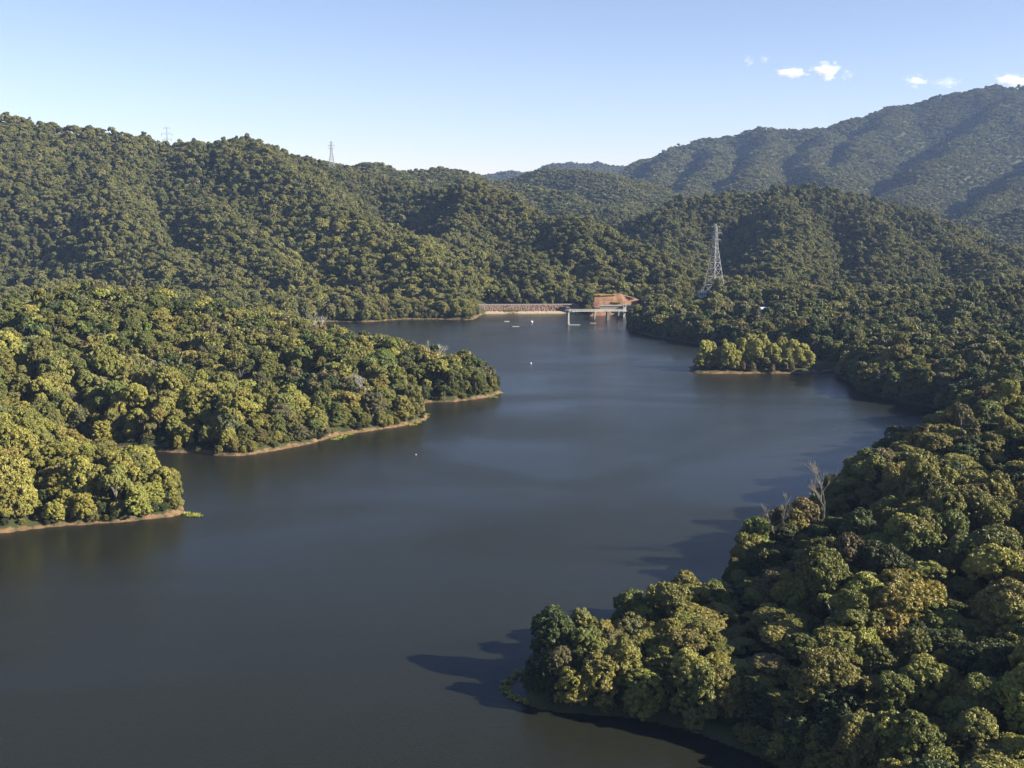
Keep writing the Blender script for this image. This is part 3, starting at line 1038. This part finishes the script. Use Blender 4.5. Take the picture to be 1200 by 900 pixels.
# ------------------------------------------------------------------ dam
ang = math.atan2(dv[1], dv[0])
LEN = float(np.linalg.norm(dB - dA))
dam = empty('dam', (dA[0], dA[1], 0), ang)
tag(dam, 'low red rockfill dam across the far end of the lake', 'dam')
rgd = np.random.default_rng(5)
prof = [(-5.0, -2.5), (0.2, .55), (1.5, 1.3), (3, 2.2), (4.5, 3.05), (6, 3.7), (7.5, 4.4), (9, 4.7), (10.5, 5.2), (12, 5.7), (14, 6.0), (21, 6.0), (26, 5.0), (34, -1.0)]
nx = 240
xs = np.linspace(-10, LEN + 12, nx)
V, Qq = [], []
for i, xx in enumerate(xs):
    for j, (py, pz) in enumerate(prof):
        jit = .30 if 1 < j < 10 else .05
        V.append((xx, py + rgd.normal() * jit, pz + rgd.normal() * jit * .7))
for i in range(nx - 1):
    for j in range(len(prof) - 1):
        a_ = i * len(prof) + j
        Qq.append((a_, a_ + len(prof), a_ + len(prof) + 1, a_ + 1))
link('embankment', quads_mesh('embankment', V, Qq), dam, M_ROCK)
tb = MB()
tb.v = []
nn = 70
for i in range(nn):
    xx = -7 + (LEN + 14) * i / (nn - 1)
    w0 = rgd.normal() * .12
    tb.v += [(xx, -2.6 + w0, -.5), (xx, -1.2 + w0, .75 + w0), (xx, 1.3 + w0, 1.7 + w0), (xx, 1.7, .6)]
for i in range(nn - 1):
    for j in range(3):
        q_ = i * 4 + j
        tb.f.append((q_, q_ + 4, q_ + 5, q_ + 1))
tb.build('gravel_toe', M_SAND, dam)
MB().box(-8, LEN + 10, 14.6, 20.4, 5.85, 6.1).build('crest_road', M_CONC, dam)
rail = MB()
rail.box(-8, LEN + 10, 14.25, 14.33, 6.85, 6.97)
for i in range(34):
    xx = -7.6 + (LEN + 17) * i / 33
    rail.box(xx - .08, xx + .08, 14.38, 14.5, 5.9, 6.9)
rail.build('guard_rail', M_STEEL, dam)

# ------------------------------------------------------------------ earth cutting beside the spillway
cut_prof = [(-8, -2.0), (0, .4), (5, 3.0), (9, 5.2), (11, 5.6), (16, 6.2), (17.5, 9.5), (20, 12.4), (22, 14.8), (26, 15.6), (40, 15.0), (52, 9)]
x0, x1 = BANK[0] + 1, BANK[1]
V, Qq = [], []
nx, ny = 50, 60
cy_ = np.array([p[0] for p in cut_prof])
cz_ = np.array([p[1] for p in cut_prof])
tt_ = np.linspace(0, len(cut_prof) - 1, ny)
for i in range(nx):
    fx = i / (nx - 1)
    xx = x0 + (x1 - x0) * fx
    edge_ = min(1, fx / .10) ** .6
    top = (1.0 - .28 * max(0, (fx - .62) / .38)) * edge_
    for j in range(ny):
        py, pz = np.interp(tt_[j], range(len(cut_prof)), cy_), np.interp(tt_[j], range(len(cut_prof)), cz_)
        nz_ = float(fbm(np.array([xx / 5.0]), np.array([py / 5.0]), 33, 4)[0])
        V.append((xx + rgd.normal() * .1, BANK[2] + py + nz_ * 1.2 - 3 * (1 - edge_), pz * (top if pz > 0 else 1) + nz_ * 1.0 * (pz > .5)))
for i in range(nx - 1):
    for j in range(ny - 1):
        a_ = i * ny + j
        Qq.append((a_, a_ + ny, a_ + ny + 1, a_ + 1))
eb = link('earth_bank', quads_mesh('earth_bank', V, Qq, smooth=True), None, M_EARTH)
tag(eb, 'raw red earth cutting beside the spillway', kind='structure')


def tuft_patch(mb, tones, cx, cy, cz, n, rx, ry, hmin, hmax, rg, zf=None, lean=.35, wid=.16):
    for _ in range(n):
        a_, q_ = rg.random() * 6.283, math.sqrt(rg.random())
        px, py = cx + rx * q_ * math.cos(a_), cy + ry * q_ * math.sin(a_)
        pz = zf(px, py) if zf else cz
        h_ = hmin + (hmax - hmin) * rg.random()
        w_ = wid * (.7 + .6 * rg.random())
        ba = rg.random() * 6.283
        dx, dy = math.cos(ba) * w_, math.sin(ba) * w_
        lx, ly = rg.normal() * lean * h_, rg.normal() * lean * h_
        mb.quad((px - dx, py - dy, pz - .1), (px + dx, py + dy, pz - .1), (px + lx + dx * .4, py + ly + dy * .4, pz + h_), (px + lx - dx * .4, py + ly - dy * .4, pz + h_ * .9))
        tones.extend([rg.random()] * 4)


for (nm_, xa, xb, yc, zc_, lab) in (('grass_bench', x0 + 3, x0 + (x1 - x0) * .52, BANK[2] + 22.5, 15.0, 'yellow dry grass along the top edge of the red cutting'),
                                    ('grass_bench', x0 + (x1 - x0) * .42, x0 + (x1 - x0) * .60, BANK[2] + 17.5, 9.0, 'patch of yellow grass in the middle of the red cutting'),
                                    ('grass_bench', x0 + (x1 - x0) * .70, x1 - 4, BANK[2] + 3, 1.6, 'yellow grass slope between the red cutting and the water')):
    mb, tn_ = MB(), []
    tuft_patch(mb, tn_, (xa + xb) / 2, yc, zc_, 900, (xb - xa) / 2, 1.6, .4, 1.1, rgd, wid=.3, lean=.5)
    o_ = mb.build(nm_, M_DRYGRASS)
    tag(o_, lab, 'grass', None, 'stuff')

sw = empty('spillway_wall', ((x0 + x1) / 2, BANK[2] + 8, 0))
tag(sw, 'long pale concrete spillway wall at the foot of the red cutting', 'wall')
hw = (x1 - x0) / 2
v0 = hw * .62
MB().box(-v0, hw, 0, .8, 3.4, 7.5).build('wall', M_CONC, sw)
MB().box(-v0 - .2, hw + .2, -.35, 1.1, 7.5, 7.95).build('coping', M_WHITE, sw)
sp = MB()
for k in range(10):
    xx = -v0 + 1 + k * (hw + v0 - 2) / 9
    sp.box(xx - .06, xx + .06, .2, .32, 7.95, 9.0)
sp.box(-v0, hw, .2, .32, 8.9, 9.02)
sp.box(-v0, hw, .2, .32, 8.4, 8.5)
sp.build('railing', M_STEEL, sw)

# ------------------------------------------------------------------ intake tower and its footbridge
tx, ty = on_water(665.5, 379.5)
ZD = 10.4
tw = empty('intake_tower', (tx, ty, 0))
tag(tw, 'white round intake tower standing in the lake before the dam', 'tower')
MB().lathe([(1.5, -3), (1.5, .3), (1.15, .5), (1.05, ZD - 1.4), (1.9, ZD - .5), (1.9, ZD - .02)], 0, 0, 20).build('shaft', M_CONC, tw)
MB().lathe([(2.5, ZD), (2.6, ZD + .15), (2.5, ZD + .35)], 0, 0, 20).build('deck', M_CONC, tw)
MB().box(-1.3, 1.2, -1.1, 1.1, ZD + .36, ZD + 2.5).build('cabin', M_DARK, tw)
MB().box(-1.6, 1.5, -1.4, 1.4, ZD + 2.51, ZD + 2.75).build('roof', M_STEEL, tw)
rl = MB()
for k in range(14):
    a_ = k * 2 * math.pi / 14
    c_, s_ = 2.35 * math.cos(a_), 2.35 * math.sin(a_)
    rl.tube([(c_, s_, ZD + .3), (c_, s_, ZD + 1.4)], .05, 4)
    b_ = a_ + 2 * math.pi / 14
    rl.tube([(c_, s_, ZD + 1.4), (2.35 * math.cos(b_), 2.35 * math.sin(b_), ZD + 1.4)], .06, 4)
rl.build('railing', M_WHITE, tw)
bx1, by1 = at_depth(738, 362, BANK[2] - 14)[:2]
by1 = BANK[2] - 14
bl = math.hypot(bx1 - tx, by1 - ty)
fb = empty('footbridge', (tx, ty, 0), math.atan2(by1 - ty, bx1 - tx))
fb.rotation_euler.y = math.atan2(4.6, bl)
tag(fb, 'long pale footbridge from the intake tower to the red bank', 'bridge')
MB().box(2.65, bl, -.9, .9, ZD - .55, ZD + .1).build('deck', M_CONC, fb)
for s_ in (-1, 1):
    r_ = MB()
    r_.box(2.7, bl, s_ * .82 - .05, s_ * .82 + .05, ZD + 1.05, ZD + 1.2)
    r_.box(2.7, bl, s_ * .82 - .03, s_ * .82 + .03, ZD + .55, ZD + .63)
    for k in range(28):
        xx = 2.8 + (bl - 3) * k / 27
        r_.box(xx - .04, xx + .04, s_ * .82 - .04, s_ * .82 + .04, ZD + .11, ZD + 1.04)
    r_.build('railing', M_STEEL, fb)
for frac, wd, m in ((.41, .35, M_CONC), (.63, 1.6, M_DARK), (.80, .9, M_DARK)):
    p_ = MB().box(bl * frac - wd, bl * frac + wd, -.7, .7, -5, ZD - 1.0)
    p_.box(bl * frac - wd - .4, bl * frac + wd + .4, -.95, .95, ZD - 1.0, ZD - .56)
    p_.build('pier', m, fb)
gh = empty('gate_house', (bx1 - 4, by1 + 2.2, ZD - 2.2))
tag(gh, 'small white valve house at the bank end of the footbridge', 'hut')
MB().box(-1.2, 1.2, -1, 1, -9, 2.3).build('wall', M_WHITE, gh)
MB().box(-1.5, 1.5, -1.3, 1.3, 2.31, 2.55).build('roof', M_ROOF, gh)
MB().box(-.4, .4, -1.06, -1.003, .3, 2.0).build('door', M_DARK, gh)


# ------------------------------------------------------------------ pylons
def pylon(name_loc, hh, half, rz, label, gauge=.0052):
    e = empty('lattice_pylon', name_loc, rz)
    tag(e, label, 'pylon', 'power pylons on the hills')
    prof_ = [(0, half), (.25 * hh, half * .70), (.50 * hh, half * .42), (.66 * hh, half * .26), (.93 * hh, half * .13), (hh, half * .03)]

    def hw_(z):
        return float(np.interp(z, [p[0] for p in prof_], [p[1] for p in prof_]))
    t_ = hh * gauge
    for sx, sy in ((1, 1), (-1, 1), (-1, -1), (1, -1)):
        MB().tube([(sx * r_, sy * r_, z_) for z_, r_ in prof_], [t_, t_ * .95, t_ * .85, t_ * .7, t_ * .6, t_ * .5], 5).build('leg', M_STEEL, e)
        MB().box(sx * half - .7, sx * half + .7, sy * half - .7, sy * half + .7, -2.5, .6).build('footing', M_CONC, e)
    br_ = MB()
    lv = [0, .13, .25, .36, .45, .53, .60, .66, .72, .78, .84, .90, .95]
    for a_, b_ in zip(lv, lv[1:]):
        za, zb = a_ * hh, b_ * hh
        ra, rb = hw_(za), hw_(zb)
        for k in range(4):
            (ax, ay), (bx_, by_) = ((1, 1), (-1, 1), (-1, -1), (1, -1))[k], ((1, 1), (-1, 1), (-1, -1), (1, -1))[(k + 1) % 4]
            br_.tube([(ax * ra, ay * ra, za), (bx_ * rb, by_ * rb, zb)], t_ * .6, 4, False)
            br_.tube([(bx_ * ra, by_ * ra, za), (ax * rb, ay * rb, zb)], t_ * .6, 4, False)
            br_.tube([(ax * rb, ay * rb, zb), (bx_ * rb, by_ * rb, zb)], t_ * .6, 4, False)
    br_.build('bracing', M_STEEL, e)
    dirx, diry = math.cos(-rz), math.sin(-rz)
    for fz, ln in ((.955, .062), (.865, .090), (.775, .075)):
        c_ = MB()
        z_ = fz * hh
        L_ = ln * hh
        for s in (-1, 1):
            c_.tube([(0, 0, z_ + hh * .018), (s * L_ * dirx, s * L_ * diry, z_)], t_ * .7, 4)
            c_.tube([(0, 0, z_ - hh * .012), (s * L_ * dirx, s * L_ * diry, z_)], t_ * .7, 4)
            c_.tube([(s * L_ * .5 * dirx, s * L_ * .5 * diry, z_ + hh * .008), (s * L_ * .5 * dirx, s * L_ * .5 * diry, z_ - hh * .006)], t_ * .5, 4)
        c_.build('cross_arm', M_STEEL, e)
        for s in (-1, 1):
            if fz > .9:
                continue
            i_ = MB()
            X_, Y_ = s * L_ * dirx, s * L_ * diry
            i_.lathe([(.10, z_ - hh * .035), (.28, z_ - hh * .033), (.18, z_ - hh * .026), (.28, z_ - hh * .02), (.18, z_ - hh * .013), (.28, z_ - hh * .007), (.1, z_ - .05)], X_, Y_, 8)
            i_.build('insulator', M_CLAY, e)
    return e


def ground_z(x, y):
    return float(height(np.array([x]), np.array([y]))[0])


for (u, vt, D, half, rz, lab) in ((839, 262, 985, 7.2, R(38), 'tall grey lattice pylon rising from the trees right of the dam'),
                                  (388, 165, 1560, 5.4, R(20), 'small pale pylon on the ridge above the left hills'),
                                  (195, 147, 1640, 4.2, R(10), 'faint distant pylon at the sky-line dip on the left')):
    x, y, zt = at_depth(u, vt, D)
    zb = ground_z(x, y)
    pylon((x, y, zb), zt - zb, half, rz, lab, .0052 if D < 1600 else .0022)


# ------------------------------------------------------------------ houses among the trees
def house(u, v, D, wd, dp, wall_h, roof_m, rz, label):
    x, y, zr = at_depth(u, v, D)
    zb = ground_z(x, y)
    hgt = max(zr - zb, wall_h + 1.6)
    e = empty('house', (x, y, zb), rz)
    tag(e, label, 'house')
    wl = MB().box(-wd, wd, -dp, dp, -2, hgt - 1.6)
    i = len(wl.v)
    for sx in (-1, 1):
        wl.v += [(sx * wd, -dp, hgt - 1.6), (sx * wd, dp, hgt - 1.6), (sx * wd, 0, hgt - .12)]
    wl.f += [(i, i + 1, i + 2), (i + 3, i + 5, i + 4)]
    wl.build('wall', M_WHITE, e)
    rf = MB()
    for sy in (-1, 1):
        a0, a1 = (-wd - .6, sy * (dp + .7), hgt - 2.0), (wd + .6, sy * (dp + .7), hgt - 2.0)
        b0, b1 = (-wd - .6, 0, hgt), (wd + .6, 0, hgt)
        rf.quad(a0, a1, b1, b0)
        rf.quad(*[(q[0], q[1], q[2] + .16) for q in (a0, a1, b1, b0)])
        rf.quad(a0, a1, (a1[0], a1[1], a1[2] + .16), (a0[0], a0[1], a0[2] + .16))
    rf.build('roof', roof_m, e)
    for xx in (-wd * .55, wd * .55):
        w_ = MB().box(xx - .7, xx + .7, -dp - .06, -dp - .004, hgt - 3.6, hgt - 2.3).build('window', M_WHITE, e)
        MB().box(xx - .58, xx + .58, -dp - .09, -dp - .065, hgt - 3.5, hgt - 2.4).build('pane', M_GLASS, w_)
    MB().box(-.5, .5, -dp - .06, -dp - .004, hgt - 4.4, hgt - 2.3).build('door', M_DARK, e)


house(822, 340.5, HOUSE1[1], 3.6, 2.6, 3.2, M_ROOF, R(14), 'small house with a bright white roof left of the pylon foot')
house(893, 360, HOUSE2[1], 3.2, 2.3, 3.0, M_BLUEROOF, R(-8), 'small house with a pale blue-grey roof in the trees above the islet')
x, y, zt = at_depth(850, 343, 970)
zb = ground_z(x, y)
e = empty('shed', (x, y, zb))
tag(e, 'narrow white shed just right of the pylon foot', 'shed')
MB().box(-.8, .8, -.8, .8, -1, zt - zb).build('wall', M_WHITE, e)
MB().box(-1.0, 1.0, -1.0, 1.0, zt - zb + .002, zt - zb + .3).build('roof', M_ROOF, e)
MB().box(-.4, .4, -.86, -.803, zt - zb - 2.6, zt - zb - .6).build('door', M_DARK, e)

# ------------------------------------------------------------------ floats on the water
for (u, v, L_, W2, lab, grp) in ((594, 377, 2.0, .8, 'faint flat float on the water left of the brightest one', 'flat floats before the dam'), (604.5, 383, 2.6, .9, 'longer flat float, nearest of the three near the dam', 'flat floats before the dam'),
                                 (673, 381.2, 4.6, 1.0, 'long pale raft moored at the foot of the intake tower', None), (695, 379, 2.2, .8, 'tan raft on the water below the footbridge', None)):
    x, y = on_water(u, v)
    e = empty('raft', (x, y, 0), R(RNG.uniform(-12, 12)))
    tag(e, lab, 'raft', grp)
    MB().box(-L_, L_, -W2, W2, .22, .42).build('deck', M_SAND if 'tan' in lab else M_WHITE, e)
    for s in (-1, 1):
        MB().tube([(-L_ * .96, s * W2 * .7, .06), (L_ * .96, s * W2 * .7, .06)], .20, 8).build('float_tube', M_STEEL, e)
for (u, v, r, lab) in ((623, 377.5, 1.15, 'bright white round buoy before the dam'), (622, 426, .62, 'small white buoy alone in the middle of the lake'), (487.5, 533, .32, 'tiny pale buoy off the middle headland')):
    x, y = on_water(u, v)
    e = empty('buoy', (x, y, 0))
    tag(e, lab, 'buoy', 'white buoys on the lake')
    MB().lathe([(.3 * r, -.5 * r), (.85 * r, -.2 * r), (r, .15 * r), (.92 * r, .5 * r), (.6 * r, .85 * r), (.2 * r, 1.0 * r)], 0, 0, 16).build('body', M_WHITE, e)
    MB().lathe([(.16 * r, 1.0 * r), (.16 * r, 1.5 * r), (.3 * r, 1.55 * r), (.1 * r, 1.8 * r)], 0, 0, 10).build('mooring_post', M_STEEL, e)

# ------------------------------------------------------------------ reed beds
for (pts_, n_, rx, ry, lab) in (([(219, 602), (224, 605), (229, 603), (233, 605)], 700, .95, .7, 'bright green reed bed at the tip of the near left point'),
                                ([(484, 498), (490, 496), (495, 493), (499, 489), (500, 486)], 900, 1.2, .9, 'curved yellow-green reed bed at the front tip of the middle headland'),
                                ([(393, 515), (399, 513), (403, 511), (409, 509)], 700, 1.3, .9, 'yellow-green reed bed midway along the middle headland shore'),
                                ([(577, 465.5), (584, 461)], 500, 2.0, 1.5, 'pale reed strip at the far tip of the middle headland'),
                                ([(618, 824), (609, 821), (601, 817), (595, 812), (592, 806), (595, 800), (601, 794), (609, 789)], 700, .75, .6, 'thin curved reed bed off the right headland tip')):
    mb, tn_ = MB(), []
    for (u, v) in pts_:
        x, y = on_water(u, v)
        tuft_patch(mb, tn_, x, y, 0, n_ // len(pts_), rx * 1.3, ry * 1.2, .12, .5, rgd, wid=.2, lean=.9)
    me_ = quads_mesh('reed_bed', mb.v, mb.f, tn_)
    o_ = link('reed_bed', me_, None, M_REED)
    tag(o_, lab, 'reed bed', 'reed beds along the shores')

# ------------------------------------------------------------------ small fair-weather clouds beyond the mountain
def cloud_mat(sx, sz, density, seed):
    m, nt_, out = new_mat('cloud_vapour')
    L = nt_.links.new
    tc = nd(nt_, 'ShaderNodeTexCoord')
    mp = nd(nt_, 'ShaderNodeMapping')
    mp.inputs['Scale'].default_value = (1 / sx, 1 / (sx * .8), 1 / sz)
    L(tc.outputs['Object'], mp.inputs['Vector'])
    ln = nd(nt_, 'ShaderNodeVectorMath', _operation='LENGTH')
    L(mp.outputs['Vector'], ln.inputs[0])
    of = nd(nt_, 'ShaderNodeVectorMath', _operation='ADD')
    of.inputs[1].default_value = (seed * 3.7, seed * 1.3, seed * .7)
    L(mp.outputs['Vector'], of.inputs[0])
    nz = nd(nt_, 'ShaderNodeTexNoise', Scale=1.5, Detail=5, Roughness=.6)
    L(of.outputs[0], nz.inputs['Vector'])
    a_ = nd(nt_, 'ShaderNodeMath', _operation='MULTIPLY_ADD')
    a_.inputs[1].default_value, a_.inputs[2].default_value = 3.4, -.95
    L(nz.outputs['Fac'], a_.inputs[0])
    b_ = nd(nt_, 'ShaderNodeMath', _operation='SUBTRACT')
    L(a_.outputs[0], b_.inputs[0])
    L(ln.outputs['Value'], b_.inputs[1])
    c_ = nd(nt_, 'ShaderNodeMath', _operation='MULTIPLY', _use_clamp=True)
    c_.inputs[1].default_value = 1.1
    L(b_.outputs[0], c_.inputs[0])
    d_ = nd(nt_, 'ShaderNodeMath', _operation='MULTIPLY')
    d_.inputs[1].default_value = density
    L(c_.outputs[0], d_.inputs[0])
    v_ = nd(nt_, 'ShaderNodeVolumeScatter', Anisotropy=.0)
    v_.inputs['Color'].default_value = (1, 1, 1, 1)
    L(d_.outputs[0], v_.inputs['Density'])
    L(v_.outputs[0], out.inputs['Volume'])
    return m


DC = 12500.0
for n_, (u, v, wp, hp, thin, lab) in enumerate(((877, 72, 15, 13, 1, 'faintest small cloud high on the left of the cloud row'), (896, 70, 12, 13, 1, 'faint small cloud beside the faintest one, high on the left'), (926, 86, 44, 14, 0, 'flat white cloud left of the biggest one'),
                                  (968, 84, 36, 24, 0, 'biggest rounded white cloud over the mountain shoulder'), (993, 88, 18, 15, 1, 'small white cloud touching the right of the biggest'), (1073, 95, 26, 15, 0, 'small white cloud low over the mountain slope'),
                                  (1111, 97, 32, 14, 1, 'low faint cloud right at the mountain crest line'), (1187, 95, 46, 18, 0, 'white cloud peeping over the summit at the right edge'))):
    sx, sz = wp / F * DC * .5, hp / F * DC * .5
    n1, n2 = 32, 18
    th, ph = np.meshgrid(np.linspace(0, math.pi, n2 + 1), np.linspace(0, 2 * math.pi, n1, endpoint=False), indexing='ij')
    P_ = np.stack([np.sin(th) * np.cos(ph), np.sin(th) * np.sin(ph), np.cos(th)], -1) * 1.35 * np.array([sx, sx * .8, sz])
    I_ = np.arange((n2 + 1) * n1).reshape(n2 + 1, n1)
    Qc = np.stack([I_[:-1], I_[1:], np.roll(I_[1:], -1, 1), np.roll(I_[:-1], -1, 1)], -1).reshape(-1, 4)
    co_ = link('cloud', quads_mesh('cloud', P_.reshape(-1, 3), Qc, None, [cloud_mat(sx, sz, .006 if thin else .017, n_ + 1)]))
    co_.location = at_depth(u, v, DC)
    tag(co_, lab, 'cloud', 'small clouds over the mountain')


# ------------------------------------------------------------------ air
haze = MB().box(-9300, 11500, -300, 9300, -4.2, 720).build('haze', None)
hm, hnt, hout = new_mat('haze_air')
pv = nd(hnt, 'ShaderNodeVolumePrincipled', Density=0.41e-4, Anisotropy=.0)
pv.inputs['Color'].default_value = (.38, .55, 1.0, 1)
hnt.links.new(pv.outputs[0], hout.inputs['Volume'])
haze.data.materials.append(hm)
tag(haze, 'thin blue haze over the valley', kind='stuff')

# ------------------------------------------------------------------ light
SUN_AZ, SUN_EL = 104.0, 25.0      # clockwise from the view direction
to_sun = Vector((math.sin(R(SUN_AZ)) * math.cos(R(SUN_EL)), math.cos(R(SUN_AZ)) * math.cos(R(SUN_EL)), math.sin(R(SUN_EL))))
sl = bpy.data.lights.new('sun', 'SUN')
sl.energy, sl.angle, sl.color = 5.0, R(.5), (1.0, .91, .71)
so = bpy.data.objects.new('sun', sl)
COL.objects.link(so)
so.location = (300, -200, 600)
so.rotation_euler = to_sun.to_track_quat('Z', 'Y').to_euler()
w = bpy.data.worlds.new('World')
SC.world = w
w.use_nodes = True
nt = w.node_tree
bg = nt.nodes['Background']
sky = nt.nodes.new('ShaderNodeTexSky')
sky.sky_type = 'NISHITA'
sky.sun_disc = False
sky.sun_elevation, sky.sun_rotation = R(SUN_EL), R(SUN_AZ)
sky.altitude = 400
sky.air_density, sky.dust_density, sky.ozone_density = 0.9, .15, 2.2
skt = nt.nodes.new('ShaderNodeVectorMath')
skt.operation = 'MULTIPLY'
skt.inputs[1].default_value = (1.10, .955, 1.0)
nt.links.new(sky.outputs[0], skt.inputs[0])
nt.links.new(skt.outputs[0], bg.inputs['Color'])
bg.inputs['Strength'].default_value = .05

vs = SC.view_settings
vs.view_transform, vs.look, vs.gamma, vs.exposure, vs.use_curve_mapping = 'Standard', 'None', 1.0, 1.75, False
cy = SC.cycles
cy.max_bounces, cy.diffuse_bounces, cy.glossy_bounces, cy.transmission_bounces, cy.volume_bounces, cy.transparent_max_bounces = 5, 2, 2, 2, 4, 6
cy.use_denoising = True
cy.caustics_reflective = cy.caustics_refractive = False
